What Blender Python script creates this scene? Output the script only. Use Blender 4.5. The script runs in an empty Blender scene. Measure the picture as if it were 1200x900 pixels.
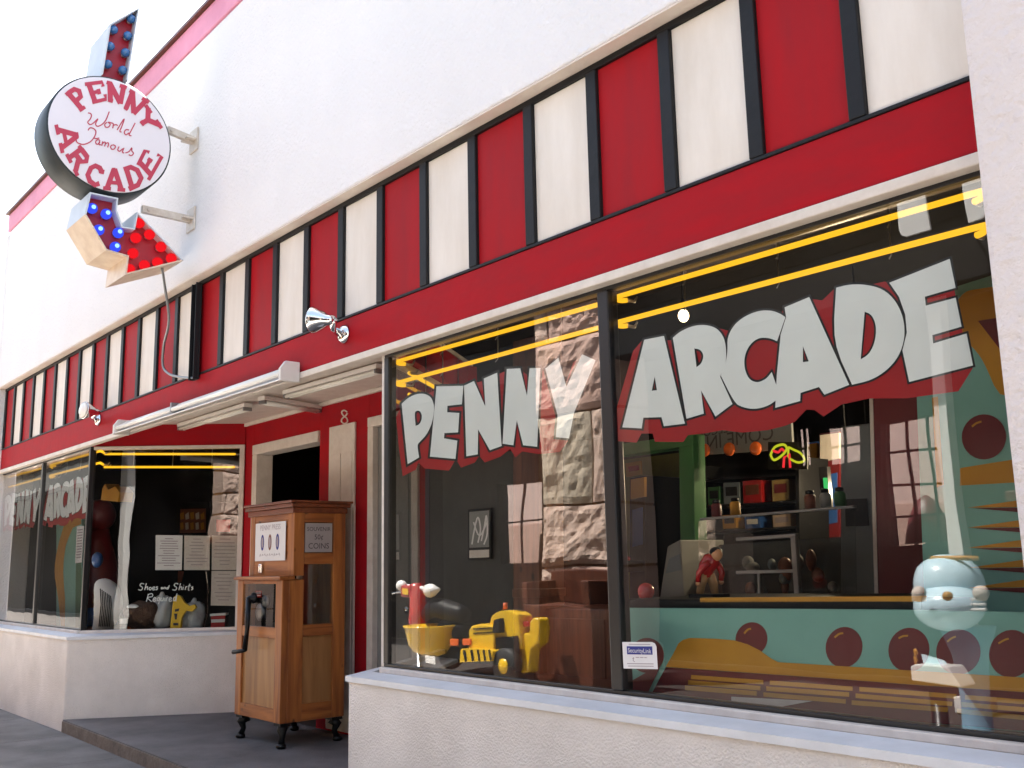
SKY_STRENGTH, SUN_STRENGTH, EXPOSURE, NEON = 0.10, 5.0, 2.75, 0.20
import bpy, math, random
from mathutils import Vector, Matrix, noise
random.seed(7)
sc = bpy.context.scene
col = sc.collection

# ------------------------------------------------------------------ camera measured from the facade
S, EYE = 3.2, 1.54                      # metres from facade plane, eye height
FPX = 1156.98
YAW, PITCH, ROLL = math.radians(49.536), math.radians(10.278), math.radians(-1.1986)
fw = Vector((-math.sin(YAW)*math.cos(PITCH), math.cos(YAW)*math.cos(PITCH), math.sin(PITCH)))
r0 = Vector((math.cos(YAW), math.sin(YAW), 0)); u0 = r0.cross(fw)
cr = math.cos(ROLL)*r0 + math.sin(ROLL)*u0
cu = -math.sin(ROLL)*r0 + math.cos(ROLL)*u0
CAM = Vector((0, -S, EYE))

def ray(px, py):
    return (px-600)/FPX*cr - (py-450)/FPX*cu + fw
def at(px, py, y):
    d = ray(px, py); t = (y-CAM.y)/d.y
    return CAM + d*t
def atx(px, py, x):
    d = ray(px, py); t = (x-CAM.x)/d.x
    return CAM + d*t
def atp(px, py, p0, n):                 # point on a plane through p0 with normal n
    d = ray(px, py); t = (p0-CAM).dot(n)/d.dot(n)
    return CAM + d*t
GY = 0.04                               # outer face of the front glass
def mir(px, py, yv):                    # place across the alley that the front glass mirrors
    p = at(px, py, yv)
    return Vector((p.x, 2*GY-p.y, p.z))

cam = bpy.data.cameras.new('camera'); cam.sensor_width = 36; cam.lens = FPX/1200*36
cam.clip_start = 0.05; cam.clip_end = 3000
co = bpy.data.objects.new('camera', cam); col.objects.link(co)
M3 = Matrix((cr, cu, -fw)).transposed()
co.matrix_world = Matrix.Translation(CAM) @ M3.to_4x4()
sc.camera = co

# ------------------------------------------------------------------ materials
def mat(name, c, rough=.6, metal=0, spec=.5, bump=0, bscale=60, var=0, vscale=3, c2=None, coat=0, emit=None, es=0, alpha=None, detail=6, streak=0):
    m = bpy.data.materials.new(name); m.use_nodes = True
    nt = m.node_tree; n = nt.nodes; L = nt.links
    b = n['Principled BSDF']
    b.inputs['Base Color'].default_value = (*c, 1)
    b.inputs['Roughness'].default_value = rough
    b.inputs['Metallic'].default_value = metal
    b.inputs['Specular IOR Level'].default_value = spec
    if coat: b.inputs['Coat Weight'].default_value = coat; b.inputs['Coat Roughness'].default_value = .08
    if emit:
        b.inputs['Emission Color'].default_value = (*emit, 1); b.inputs['Emission Strength'].default_value = es
    tc = n.new('ShaderNodeTexCoord')
    if var or c2:
        mp = n.new('ShaderNodeMapping'); L.new(tc.outputs['Object'], mp.inputs[0])
        if streak: mp.inputs['Scale'].default_value = (1, 1, 1/streak)
        t = n.new('ShaderNodeTexNoise'); t.inputs['Scale'].default_value = vscale; t.inputs['Detail'].default_value = detail
        t.inputs['Roughness'].default_value = .62
        L.new(mp.outputs[0], t.inputs['Vector'])
        rp = n.new('ShaderNodeMapRange'); rp.inputs[1].default_value = .32; rp.inputs[2].default_value = .68
        L.new(t.outputs['Fac'], rp.inputs[0])
        mx = n.new('ShaderNodeMix'); mx.data_type = 'RGBA'
        k = c2 if c2 else tuple(v*(1-var) for v in c)
        mx.inputs[6].default_value = (*c, 1); mx.inputs[7].default_value = (*k, 1)
        L.new(rp.outputs[0], mx.inputs[0]); L.new(mx.outputs[2], b.inputs['Base Color'])
    if bump:
        t2 = n.new('ShaderNodeTexNoise'); t2.inputs['Scale'].default_value = bscale; t2.inputs['Detail'].default_value = 5
        L.new(tc.outputs['Object'], t2.inputs['Vector'])
        bp = n.new('ShaderNodeBump'); bp.inputs['Strength'].default_value = bump; bp.inputs['Distance'].default_value = .02
        L.new(t2.outputs['Fac'], bp.inputs['Height']); L.new(bp.outputs[0], b.inputs['Normal'])
    return m

def wood(name, c, dark, scale=5, axis=2, rough=.45, knots=True):
    m = bpy.data.materials.new(name); m.use_nodes = True
    nt = m.node_tree; n = nt.nodes; L = nt.links; b = n['Principled BSDF']
    tc = n.new('ShaderNodeTexCoord'); mp = n.new('ShaderNodeMapping'); L.new(tc.outputs['Object'], mp.inputs[0])
    s = [1, 1, 1]; s[axis] = .09; mp.inputs['Scale'].default_value = s
    t = n.new('ShaderNodeTexNoise'); t.inputs['Scale'].default_value = scale*6; t.inputs['Detail'].default_value = 7; t.inputs['Distortion'].default_value = .6
    L.new(mp.outputs[0], t.inputs['Vector'])
    rp = n.new('ShaderNodeValToRGB'); L.new(t.outputs['Fac'], rp.inputs[0])
    e = rp.color_ramp.elements
    e[0].position = .3; e[0].color = (*dark, 1); e[1].position = .66; e[1].color = (*c, 1)
    out = rp.outputs[0]
    if knots:
        v = n.new('ShaderNodeTexVoronoi'); v.inputs['Scale'].default_value = 7
        mp2 = n.new('ShaderNodeMapping'); L.new(tc.outputs['Object'], mp2.inputs[0]); mp2.inputs['Scale'].default_value = [.6 if i == axis else 1 for i in range(3)]
        L.new(mp2.outputs[0], v.inputs['Vector'])
        r2 = n.new('ShaderNodeMapRange'); r2.inputs[1].default_value = .05; r2.inputs[2].default_value = .13
        r2.inputs[3].default_value = 1; r2.inputs[4].default_value = 0
        L.new(v.outputs['Distance'], r2.inputs[0])
        mx = n.new('ShaderNodeMix'); mx.data_type = 'RGBA'; mx.inputs[7].default_value = (*[k*.35 for k in dark], 1)
        L.new(r2.outputs[0], mx.inputs[0]); L.new(out, mx.inputs[6]); out = mx.outputs[2]
    L.new(out, b.inputs['Base Color']); b.inputs['Roughness'].default_value = rough
    bp = n.new('ShaderNodeBump'); bp.inputs['Strength'].default_value = .25; bp.inputs['Distance'].default_value = .004
    L.new(t.outputs['Fac'], bp.inputs['Height']); L.new(bp.outputs[0], b.inputs['Normal'])
    return m

def glass(name, tint=.93, gain=2.5, ior=1.52, dirt=0.003):
    m = bpy.data.materials.new(name); m.use_nodes = True
    nt = m.node_tree; n = nt.nodes; L = nt.links
    n.remove(n['Principled BSDF']); out = n['Material Output']
    tr = n.new('ShaderNodeBsdfTransparent'); tr.inputs[0].default_value = (tint, tint*1.005, tint*.99, 1)
    gl = n.new('ShaderNodeBsdfGlossy'); gl.inputs['Roughness'].default_value = 0.0
    wt = n.new('ShaderNodeTexCoord'); wn = n.new('ShaderNodeTexNoise'); wn.inputs['Scale'].default_value = 1.7; wn.inputs['Detail'].default_value = 1
    L.new(wt.outputs['Object'], wn.inputs['Vector'])
    wb_ = n.new('ShaderNodeBump'); wb_.inputs['Strength'].default_value = .10; wb_.inputs['Distance'].default_value = .02
    L.new(wn.outputs['Fac'], wb_.inputs['Height']); L.new(wb_.outputs[0], gl.inputs['Normal'])
    fr = n.new('ShaderNodeFresnel'); fr.inputs[0].default_value = ior
    ge = n.new('ShaderNodeNewGeometry')
    m1 = n.new('ShaderNodeMath'); m1.operation = 'MULTIPLY'; m1.inputs[1].default_value = gain; m1.use_clamp = True
    L.new(fr.outputs[0], m1.inputs[0])
    inv = n.new('ShaderNodeMath'); inv.operation = 'SUBTRACT'; inv.inputs[0].default_value = 1; L.new(ge.outputs['Backfacing'], inv.inputs[1])
    m2 = n.new('ShaderNodeMath'); m2.operation = 'MULTIPLY'; L.new(m1.outputs[0], m2.inputs[0]); L.new(inv.outputs[0], m2.inputs[1])
    mix = n.new('ShaderNodeMixShader'); L.new(m2.outputs[0], mix.inputs[0]); L.new(tr.outputs[0], mix.inputs[1]); L.new(gl.outputs[0], mix.inputs[2])
    # faint film of dust on the pane
    df = n.new('ShaderNodeBsdfDiffuse'); df.inputs[0].default_value = (.7, .7, .7, 1)
    tc = n.new('ShaderNodeTexCoord'); t = n.new('ShaderNodeTexNoise'); t.inputs['Scale'].default_value = 2.2; t.inputs['Detail'].default_value = 8
    L.new(tc.outputs['Object'], t.inputs['Vector'])
    r = n.new('ShaderNodeMapRange'); r.inputs[1].default_value = .4; r.inputs[2].default_value = .75; r.inputs[3].default_value = 0; r.inputs[4].default_value = dirt*2
    L.new(t.outputs['Fac'], r.inputs[0])
    mix2 = n.new('ShaderNodeMixShader'); L.new(r.outputs[0], mix2.inputs[0]); L.new(mix.outputs[0], mix2.inputs[1]); L.new(df.outputs[0], mix2.inputs[2])
    L.new(mix2.outputs[0], out.inputs[0])
    return m

def emitm(name, c, s):
    m = bpy.data.materials.new(name); m.use_nodes = True
    nt = m.node_tree; n = nt.nodes; n.remove(n['Principled BSDF'])
    e = n.new('ShaderNodeEmission'); e.inputs[0].default_value = (*c, 1); e.inputs[1].default_value = s
    nt.links.new(e.outputs[0], n['Material Output'].inputs[0])
    return m

M = {}
M['stucco'] = mat('white_stucco', (.78, .755, .755), .85, bump=.7, bscale=45, c2=(.735, .715, .71), vscale=.9, streak=3, detail=10)
M['stucco_low'] = mat('rough_white_stucco', (.80, .745, .705), .92, bump=.55, bscale=95, c2=(.66, .61, .57), vscale=2.2, detail=10)
M['pillar'] = mat('pillar_stucco', (.70, .645, .635), .92, bump=1.0, bscale=30, c2=(.67, .615, .605), vscale=3)
M['red'] = mat('red_paint', (.36, .006, .012), .6, spec=.1, c2=(.29, .010, .016), vscale=3.5, streak=.35, bump=.12, bscale=12)
M['redpanel'] = mat('red_panel_paint', (.36, .005, .009), .55, spec=.12, c2=(.27, .010, .015), vscale=6, streak=5, bump=.1, bscale=9)
M['whitepanel'] = mat('cream_panel_paint', (.76, .70, .63), .55, c2=(.64, .57, .49), vscale=4, streak=4, bump=.1, bscale=8)
M['black'] = mat('black_paint', (.010, .010, .011), .5, spec=.22, bump=.15, bscale=14)
M['cream'] = mat('cream_paint', (.68, .62, .56), .55, c2=(.58, .51, .45), vscale=9, bump=.2, bscale=20)
M['underside'] = mat('soffit_plaster', (.70, .62, .55), .85, bump=.3, bscale=30, c2=(.60, .52, .46), vscale=4)
M['pink'] = mat('pink_coping', (.70, .27, .38), .6, c2=(.60, .21, .31), vscale=3)
M['frame'] = mat('dark_window_frame', (.018, .017, .018), .35, metal=.3)
M['sill'] = mat('sky_tinted_sill', (.71, .72, .75), .5, c2=(.60, .61, .63), vscale=5, bump=.15, bscale=14)  # faint blue of reflected sky mixed into the ledge colour
M['silledge'] = mat('cream_sill_edge', (.72, .66, .60), .55, c2=(.6, .53, .48), vscale=11)
M['glass'] = glass('window_glass')
M['letter'] = mat('letter_white', (.88, .92, .91), .5, var=.06, vscale=6)
M['letterred'] = mat('letter_red', (.38, .004, .007), .5, var=.1, vscale=5)
M['letterblack'] = mat('letter_black', (.008, .008, .008), .5)
M['neon'] = emitm('lit_yellow_neon', (1, .50, .02), NEON*1.15)
M['neontip'] = mat('neon_electrode', (.5, .42, .3), .3, metal=.4)
M['concrete'] = mat('sidewalk_concrete', (.20, .195, .19), .88, bump=.5, bscale=70, c2=(.11, .107, .105), vscale=2.2, detail=10)
M['stepc'] = mat('dark_step_concrete', (.16, .15, .15), .75, bump=.3, bscale=60, c2=(.085, .08, .08), vscale=2.5, detail=10)
M['stepedge'] = mat('step_edge', (.20, .16, .13), .85, bump=.5, bscale=40, c2=(.11, .085, .07), vscale=9)
M['bounce_paving'] = mat('pale_paving', (.46, .43, .39), .9, bump=.3, bscale=30, c2=(.40, .37, .33), vscale=1.5)  # unseen alley ground, kept pale to bounce sun onto the facade
M['apron'] = mat('dark_porch_apron', (.045, .038, .034), .9, bump=.4, bscale=25, c2=(.03, .026, .024), vscale=3)  # porch ground set near black so the panes mirror no pale floor
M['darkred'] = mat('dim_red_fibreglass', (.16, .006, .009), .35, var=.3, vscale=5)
M['earth'] = mat('ground_earth', (.22, .2, .17), .95, c2=(.16, .15, .12), vscale=.3)
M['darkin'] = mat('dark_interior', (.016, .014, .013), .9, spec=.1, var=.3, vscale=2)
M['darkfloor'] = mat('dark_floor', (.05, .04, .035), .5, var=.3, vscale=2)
M['pine'] = wood('orange_pine', (.43, .15, .031), (.19, .05, .011), 3)
M['pineh'] = wood('orange_pine_rail', (.41, .14, .029), (.18, .047, .010), 3, axis=0)
M['ply'] = wood('plywood', (.38, .185, .062), (.20, .082, .024), 1.6, knots=False)
M['darkwood'] = wood('dark_red_wood', (.12, .035, .016), (.055, .014, .007), 5)
M['crownw'] = wood('stained_top_wood', (.20, .05, .016), (.11, .025, .008), 4, axis=0)
M['iron'] = mat('black_iron', (.012, .012, .013), .35, metal=.6)
M['chrome'] = mat('polished_metal', (.75, .75, .75), .14, metal=1)
M['steel'] = mat('grey_steel', (.30, .30, .31), .4, metal=.8, var=.2, vscale=8)
M['paper'] = mat('white_paper', (.72, .70, .69), .8, var=.05, vscale=9)
M['oldpaper'] = mat('cream_paper', (.62, .56, .50), .8, c2=(.52, .46, .41), vscale=12)
M['ink'] = mat('dark_ink', (.06, .05, .06), .8)
M['inkblue'] = mat('blue_ink', (.02, .025, .2), .7)
M['inkfade'] = mat('faded_ink', (.34, .28, .30), .8)
M['signface'] = mat('sign_face_white', (.74, .70, .74), .4, var=.04, vscale=4)
M['signtext'] = mat('sign_lettering_red', (.46, .035, .075), .5)
M['signrim'] = mat('sign_rim_dark', (.016, .024, .028), .5, spec=.3, c2=(.028, .036, .04), vscale=8)
M['channel'] = mat('arrow_sheet_cream', (.74, .63, .50), .5, c2=(.60, .47, .36), vscale=7)
M['channelw'] = mat('arrow_sheet_white', (.55, .60, .65), .5, var=.1, vscale=7)
M['arrowred'] = mat('arrow_red', (.36, .012, .03), .45, var=.15, vscale=8)
M['bulbblue'] = emitm('lit_blue_bulb', (.05, .09, 1), NEON*.75)
M['bulbcore'] = emitm('blue_bulb_core', (.35, .7, 1), NEON*1.2)
M['bulbred'] = emitm('lit_red_bulb', (1, .012, .02), NEON*.7)
M['bulboff'] = mat('blue_bulb_unlit', (.03, .13, .34), .15, coat=.5)
M['bracket'] = mat('bracket_white', (.66, .60, .53), .5, c2=(.5, .42, .35), vscale=12)
M['conduit'] = mat('grey_conduit', (.2, .21, .22), .35, metal=.6)
M['fluor'] = mat('fluorescent_tube', (.82, .80, .75), .25)
M['fixture'] = mat('fixture_enamel', (.70, .66, .62), .35, var=.08, vscale=6)
M['teal'] = mat('teal_paint', (.20, .42, .36), .5, c2=(.165, .36, .31), vscale=3)
M['gold'] = mat('mustard_paint', (.52, .25, .015), .5, c2=(.46, .205, .012), vscale=4)
M['maroon'] = mat('maroon_paint', (.135, .010, .014), .45, var=.15, vscale=4)
M['green'] = mat('green_paint', (.028, .13, .035), .4, var=.2, vscale=5)
M['olive'] = mat('olive_wall', (.20, .19, .03), .7, var=.3, vscale=4)
M['greyblue'] = mat('grey_blue_panel', (.16, .19, .21), .6, var=.2, vscale=5)
M['grey'] = mat('grey_panel', (.22, .22, .21), .6, var=.15, vscale=3)
M['redplastic'] = mat('red_plastic', (.42, .015, .015), .25, coat=.5)
M['yellowplastic'] = mat('yellow_plastic', (.80, .50, .012), .3, coat=.4, var=.08, vscale=6)
M['whiteplastic'] = mat('white_plastic', (.8, .8, .78), .3, coat=.3)
M['orangeplastic'] = mat('orange_plastic', (.7, .13, .02), .3)
M['blueplastic'] = mat('pale_blue_plastic', (.62, .82, .93), .22, coat=.7)
M['bluedark'] = mat('blue_plastic', (.03, .10, .34), .3, coat=.4)
M['rubber'] = mat('black_rubber', (.02, .02, .02), .6)
M['skin'] = mat('painted_skin', (.55, .27, .13), .5)
M['bulbwarm'] = emitm('lit_warm_bulb', (1, .72, .36), NEON*12)
M['neonpink'] = emitm('lit_pink_neon', (1, .04, .05), NEON*.8)
M['neonlime'] = emitm('lit_lime_neon', (.7, .75, .03), NEON*.7)
M['neongreen'] = emitm('lit_green_neon', (.1, 1, .25), NEON*.5)
M['foil'] = mat('clear_grey_plastic', (.45, .47, .48), .2, coat=.4, bump=.6, bscale=14)
M['fur'] = mat('brown_plush', (.12, .065, .04), .95, bump=1, bscale=60, c2=(.06, .03, .02), vscale=14)

# rock faced sandstone
def stonemat(name, a, b_, c_):
    m = mat(name, a, .9, bump=.7, bscale=24, c2=b_, vscale=4, detail=10)
    return m
M['stone'] = stonemat('pink_sandstone', (.64, .50, .42), (.52, .38, .31), None)
M['stoneg'] = stonemat('grey_sandstone', (.56, .49, .39), (.44, .37, .28), None)
M['stonep'] = stonemat('rose_sandstone', (.64, .45, .38), (.52, .35, .29), None)

# ------------------------------------------------------------------ mesh builder
class MB:
    def __init__(s): s.v = []; s.f = []; s.m = []; s.sm = []; s.mi = 0; s.smooth = False
    def use(s, i): s.mi = i; return s
    def add(s, vs, fs, smooth=None):
        o = len(s.v); s.v += [Vector(p) for p in vs]
        for f in fs: s.f.append([i+o for i in f]); s.m.append(s.mi); s.sm.append(s.smooth if smooth is None else smooth)
        return s
    def box(s, x0, x1, y0, y1, z0, z1):
        vs = [(x, y, z) for x in (x0, x1) for y in (y0, y1) for z in (z0, z1)]
        return s.add(vs, [(0,1,3,2),(4,6,7,5),(0,4,5,1),(2,3,7,6),(0,2,6,4),(1,5,7,3)])
    def obox(s, c, ax, ay, az):           # oriented box: centre and three half-axes
        c, ax, ay, az = map(Vector, (c, ax, ay, az))
        vs = [c+i*ax+j*ay+k*az for i in (-1,1) for j in (-1,1) for k in (-1,1)]
        return s.add(vs, [(0,1,3,2),(4,6,7,5),(0,4,5,1),(2,3,7,6),(0,2,6,4),(1,5,7,3)])
    def hexa(s, b, t):                    # 4 bottom + 4 top points
        return s.add(list(b)+list(t), [(3,2,1,0),(4,5,6,7)]+[(i,(i+1)%4,(i+1)%4+4,i+4) for i in range(4)])
    def prism(s, pts, d):                 # polygon of 3D points extruded by vector d
        from mathutils.geometry import tessellate_polygon
        pts = [Vector(p) for p in pts]; d = Vector(d); n = len(pts)
        tri = tessellate_polygon([pts])
        nrm = Vector((0,0,0))
        for i in range(n): nrm += pts[i].cross(pts[(i+1) % n])
        flip = nrm.dot(d) > 0
        fs = []
        for t in tri:
            a, b, c = t
            tn = (pts[b]-pts[a]).cross(pts[c]-pts[a])
            if tn.dot(d) > 0: a, c = c, a
            fs.append((a, b, c)); fs.append((c+n, b+n, a+n))
        for i in range(n):
            j = (i+1) % n
            fs.append((i, j, j+n, i+n) if not flip else (j, i, i+n, j+n))
            if not flip: fs[-1] = (j, i, i+n, j+n)[::-1]
        return s.add(pts+[p+d for p in pts], fs)
    def prismh(s, loops, d):              # polygon with holes (outer first), extruded
        from mathutils.geometry import tessellate_polygon
        loops = [[Vector(p) for p in l] for l in loops]; d = Vector(d)
        flat = [p for l in loops for p in l]; n = len(flat)
        fs = []
        for a, b, c in tessellate_polygon(loops):
            tn = (flat[b]-flat[a]).cross(flat[c]-flat[a])
            if tn.dot(d) > 0: a, c = c, a
            fs.append((a, b, c)); fs.append((c+n, b+n, a+n))
        o = 0
        for l in loops:
            for i in range(len(l)):
                j = (i+1) % len(l); fs.append((o+i, o+j, o+j+n, o+i+n))
            o += len(l)
        return s.add(flat+[p+d for p in flat], fs)
    def tube(s, pts, r, n=10, caps=True):
        pts = [Vector(p) for p in pts]; R = r if isinstance(r, (list, tuple)) else [r]*len(pts)
        vs = []; up = None
        for i, p in enumerate(pts):
            t = (pts[min(i+1, len(pts)-1)]-pts[max(i-1, 0)]).normalized()
            if up is None:
                up = Vector((0,0,1)) if abs(t.z) < .9 else Vector((1,0,0))
            a = (up - t*up.dot(t)).normalized(); b = t.cross(a); up = a
            for k in range(n):
                q = 2*math.pi*k/n; vs.append(p + R[i]*(math.cos(q)*a + math.sin(q)*b))
        fs = [(i*n+k, i*n+(k+1) % n, (i+1)*n+(k+1) % n, (i+1)*n+k) for i in range(len(pts)-1) for k in range(n)]
        if caps: fs += [tuple(range(n))[::-1], tuple((len(pts)-1)*n+k for k in range(n))]
        return s.add(vs, fs, True)
    def lathe(s, c, axis, prof, n=24, caps=True):   # prof: (radius, distance along axis)
        c = Vector(c); ax = Vector(axis).normalized()
        a = ax.orthogonal().normalized(); b = ax.cross(a)
        vs = []
        for r, h in prof:
            for k in range(n):
                q = 2*math.pi*k/n; vs.append(c + ax*h + r*(math.cos(q)*a+math.sin(q)*b))
        fs = [(i*n+k, i*n+(k+1) % n, (i+1)*n+(k+1) % n, (i+1)*n+k) for i in range(len(prof)-1) for k in range(n)]
        if caps: fs += [tuple(range(n))[::-1], tuple((len(prof)-1)*n+k for k in range(n))]
        return s.add(vs, fs, True)
    def ball(s, c, rx, ry=None, rz=None, n=16, m=10):
        ry = ry or rx; rz = rz or rx; c = Vector(c)
        vs = [c+Vector((0,0,-rz))]
        for i in range(1, m):
            th = math.pi*i/m-math.pi/2
            for k in range(n):
                q = 2*math.pi*k/n; vs.append(c+Vector((rx*math.cos(th)*math.cos(q), ry*math.cos(th)*math.sin(q), rz*math.sin(th))))
        vs.append(c+Vector((0,0,rz)))
        fs = [(0, 1+(k+1) % n, 1+k) for k in range(n)]
        for i in range(m-2):
            for k in range(n):
                a = 1+i*n; fs.append((a+k, a+(k+1) % n, a+n+(k+1) % n, a+n+k))
        t = 1+(m-1)*n; a = 1+(m-2)*n
        fs += [(a+k, a+(k+1) % n, t) for k in range(n)]
        return s.add(vs, fs, True)
    def pieces(s):
        par = list(range(len(s.v)))
        def fd(i):
            while par[i] != i: par[i] = par[par[i]]; i = par[i]
            return i
        for f in s.f:
            for k in f[1:]: par[fd(k)] = fd(f[0])
        groups = {}
        for i, f in enumerate(s.f): groups.setdefault(fd(f[0]), []).append(i)
        out = []
        for ids in groups.values():
            m = MB(); mp = {}
            for i in ids:
                for k in s.f[i]:
                    if k not in mp: mp[k] = len(m.v); m.v.append(s.v[k])
                m.f.append([mp[k] for k in s.f[i]]); m.m.append(s.m[i]); m.sm.append(s.sm[i])
            out.append(m)
        return out
    def build(s, name, mats, parent=None, bevel=0, base=None):
        me = bpy.data.meshes.new(name)
        off = Vector((0,0,0))
        p = parent
        while p is not None:
            off = off + p.location; p = p.parent
        if parent is None and base is not None: off = Vector(base)
        me.from_pydata([v-off for v in s.v], [], s.f)
        if not isinstance(mats, (list, tuple)): mats = [mats]
        for m in mats: me.materials.append(M[m] if isinstance(m, str) else m)
        me.polygons.foreach_set('material_index', s.m)
        me.polygons.foreach_set('use_smooth', s.sm)
        me.update()
        import bmesh
        bm = bmesh.new(); bm.from_mesh(me); bmesh.ops.recalc_face_normals(bm, faces=bm.faces); bm.to_mesh(me); bm.free()
        o = bpy.data.objects.new(name, me); col.objects.link(o)
        if parent is not None: o.parent = parent
        elif base is not None: o.location = base
        if bevel:
            bv = o.modifiers.new('bevel', 'BEVEL'); bv.width = bevel; bv.segments = 2; bv.limit_method = 'ANGLE'; bv.angle_limit = .7
        return o

def tag(o, label=None, cat=None, group=None, kind=None):
    if label: o['label'] = label
    if cat: o['category'] = cat
    if group: o['group'] = group
    if kind: o['kind'] = kind
    return o
def thing(name, label, cat, loc=(0,0,0), group=None):
    o = bpy.data.objects.new(name, None); col.objects.link(o); o.location = loc; o.empty_display_size = .2
    return tag(o, label, cat, group)
def text_mb(txt, origin, ux, uz, size, depth, mb=None, align='CENTER', mirror=False):
    """letters as mesh laid out on the plane spanned by ux (reading direction) and uz (up)"""
    cu_ = bpy.data.curves.new('t', 'FONT'); cu_.body = txt; cu_.size = 1; cu_.align_x = align; cu_.align_y = 'CENTER'; cu_.resolution_u = 3
    ob = bpy.data.objects.new('t', cu_); col.objects.link(ob)
    me = bpy.data.meshes.new_from_object(ob.evaluated_get(bpy.context.evaluated_depsgraph_get()))
    mb = mb or MB(); ux = Vector(ux).normalized(); uz = Vector(uz).normalized(); nn = ux.cross(uz)
    if mirror: ux_ = -ux
    else: ux_ = ux
    mb.add([Vector(origin)+size*(v.co.x*ux_+v.co.y*uz)+nn*depth for v in me.vertices], [tuple(p.vertices) for p in me.polygons])
    bpy.data.objects.remove(ob); bpy.data.meshes.remove(me); bpy.data.curves.remove(cu_)
    return mb
def strokes(mb, pl, f, w, d):
    """flat ribbon strokes: pl polylines in picture units, f maps to 3D, w half width in picture units, d extrusion"""
    for line in pl:
        L_, R_ = [], []
        for i, p in enumerate(line):
            a = line[max(i-1, 0)]; b = line[min(i+1, len(line)-1)]
            dx, dy = b[0]-a[0], b[1]-a[1]; q = math.hypot(dx, dy) or 1
            nx, ny = -dy/q*w, dx/q*w
            L_.append(f(p[0]+nx, p[1]+ny)); R_.append(f(p[0]-nx, p[1]-ny))
        for i in range(len(line)-1):
            a, b, c, e = L_[i], L_[i+1], R_[i+1], R_[i]
            dd = Vector(d)
            mb.hexa([a, b, c, e], [a+dd, b+dd, c+dd, e+dd])
    return mb
def smoothline(pts, n=6):
    out = []
    P = [pts[0]]+list(pts)+[pts[-1]]
    for i in range(1, len(P)-2):
        p0, p1, p2, p3 = P[i-1], P[i], P[i+1], P[i+2]
        for k in range(n):
            t = k/n
            out.append(tuple(.5*((2*p1[j])+(-p0[j]+p2[j])*t+(2*p0[j]-5*p1[j]+4*p2[j]-p3[j])*t*t+(-p0[j]+3*p1[j]-3*p2[j]+p3[j])*t**3) for j in range(len(p1))))
    out.append(tuple(pts[-1]))
    return out
# ------------------------------------------------------------------ ground
ZW, ZE = 0.055, 0.165                     # sidewalk, entry floor
tag(MB().box(-1500, 1500, -1500, 1500, -.6, -.1).build('ground', 'earth'), kind='structure')
tag(MB().box(-80, 40, -4.9, -1.5, -.098, -.06).build('alley_pavement', 'bounce_paving'), kind='structure')
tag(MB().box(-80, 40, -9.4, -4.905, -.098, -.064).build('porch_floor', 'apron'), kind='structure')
sw = MB()
x = -40.0
while x < 12:                             # scored slabs
    sw.box(x+.006, x+1.494, -1.49, -.15, -.05, ZW); x += 1.5
sw.use(1).box(-40, 12, -1.485, -.155, -.05, ZW-.008)
sw.use(0).box(-40, 12, -1.64, -1.492, -.05, ZW-.004)
tag(sw.build('sidewalk', ['concrete', 'stepc'], bevel=.004), kind='structure')

# ------------------------------------------------------------------ the arcade building
AL, AR = Vector((-10.45, GY, 0)), Vector((-9.52, 1.28, 0))      # left return glass (corner, far end)
CR, DR = Vector((-4.97, GY, 0)), Vector((-5.90, 1.28, 0))       # right return glass
BL0, BL1 = Vector((-10.25, -.15, 0)), Vector((-9.40, 1.28, 0))
BR0, BR1 = Vector((-5.07, -.15, 0)), Vector((-6.00, 1.28, 0))
ef = MB()
ef.prism([(-10.24, -.16, ZE-.012), (-5.06, -.28, ZE-.012), (-6.0, 1.3, ZE-.012), (-9.4, 1.3, ZE-.012)], (0, 0, -.2))
ef.use(1).prism([(-10.25, -.15, ZE), (-5.07, -.27, ZE), (-6.0, 1.3, ZE), (-9.4, 1.3, ZE)], (0, 0, -.0115))
tag(ef.build('entry_step', ['stepedge', 'stepc']), kind='structure')

B = thing('arcade_building', 'long white stucco arcade building with red and white striped fascia and two display windows', 'building', (-8, 0, 0))
XL, XR = -13.93, 1.6
def P(name, mb, m, bevel=0, label=None, parent=None):
    if name in ('entry_wall', 'facade_backing', 'pilaster', 'ceiling'):
        for q in mb.pieces():
            o = q.build(name, m, parent or B, bevel)
            if label: o['label'] = label
        return o
    o = mb.build(name, m, parent or B, bevel)
    if label: o['label'] = label
    return o
ZS = 3.915                                # underside of the upper wall
def grid_wall(x0, x1, z0, z1, y, t):
    return MB().box(x0, x1, y, y+t, z0, z1)
P('upper_wall', grid_wall(XL, XR, ZS, 6.03, -.10, .42), 'stucco', .012)
P('parapet_coping', MB().box(XL-.02, XR, -.115, .33, 6.032, 6.27), 'pink', .01, 'pink painted coping band along the parapet')
P('coping_cap', MB().box(XL-.04, XR, -.15, .36, 6.272, 6.30), 'darkwood')
P('soffit_strip', MB().box(XL, XR, -.095, .0, ZS-.012, ZS-.002), 'underside')
P('facade_backing', MB().box(XL, XR, .012, .03, 2.84, ZS-.02).box(XL, XR, .031, .30, 3.06, ZS-.02), 'darkin')
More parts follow.
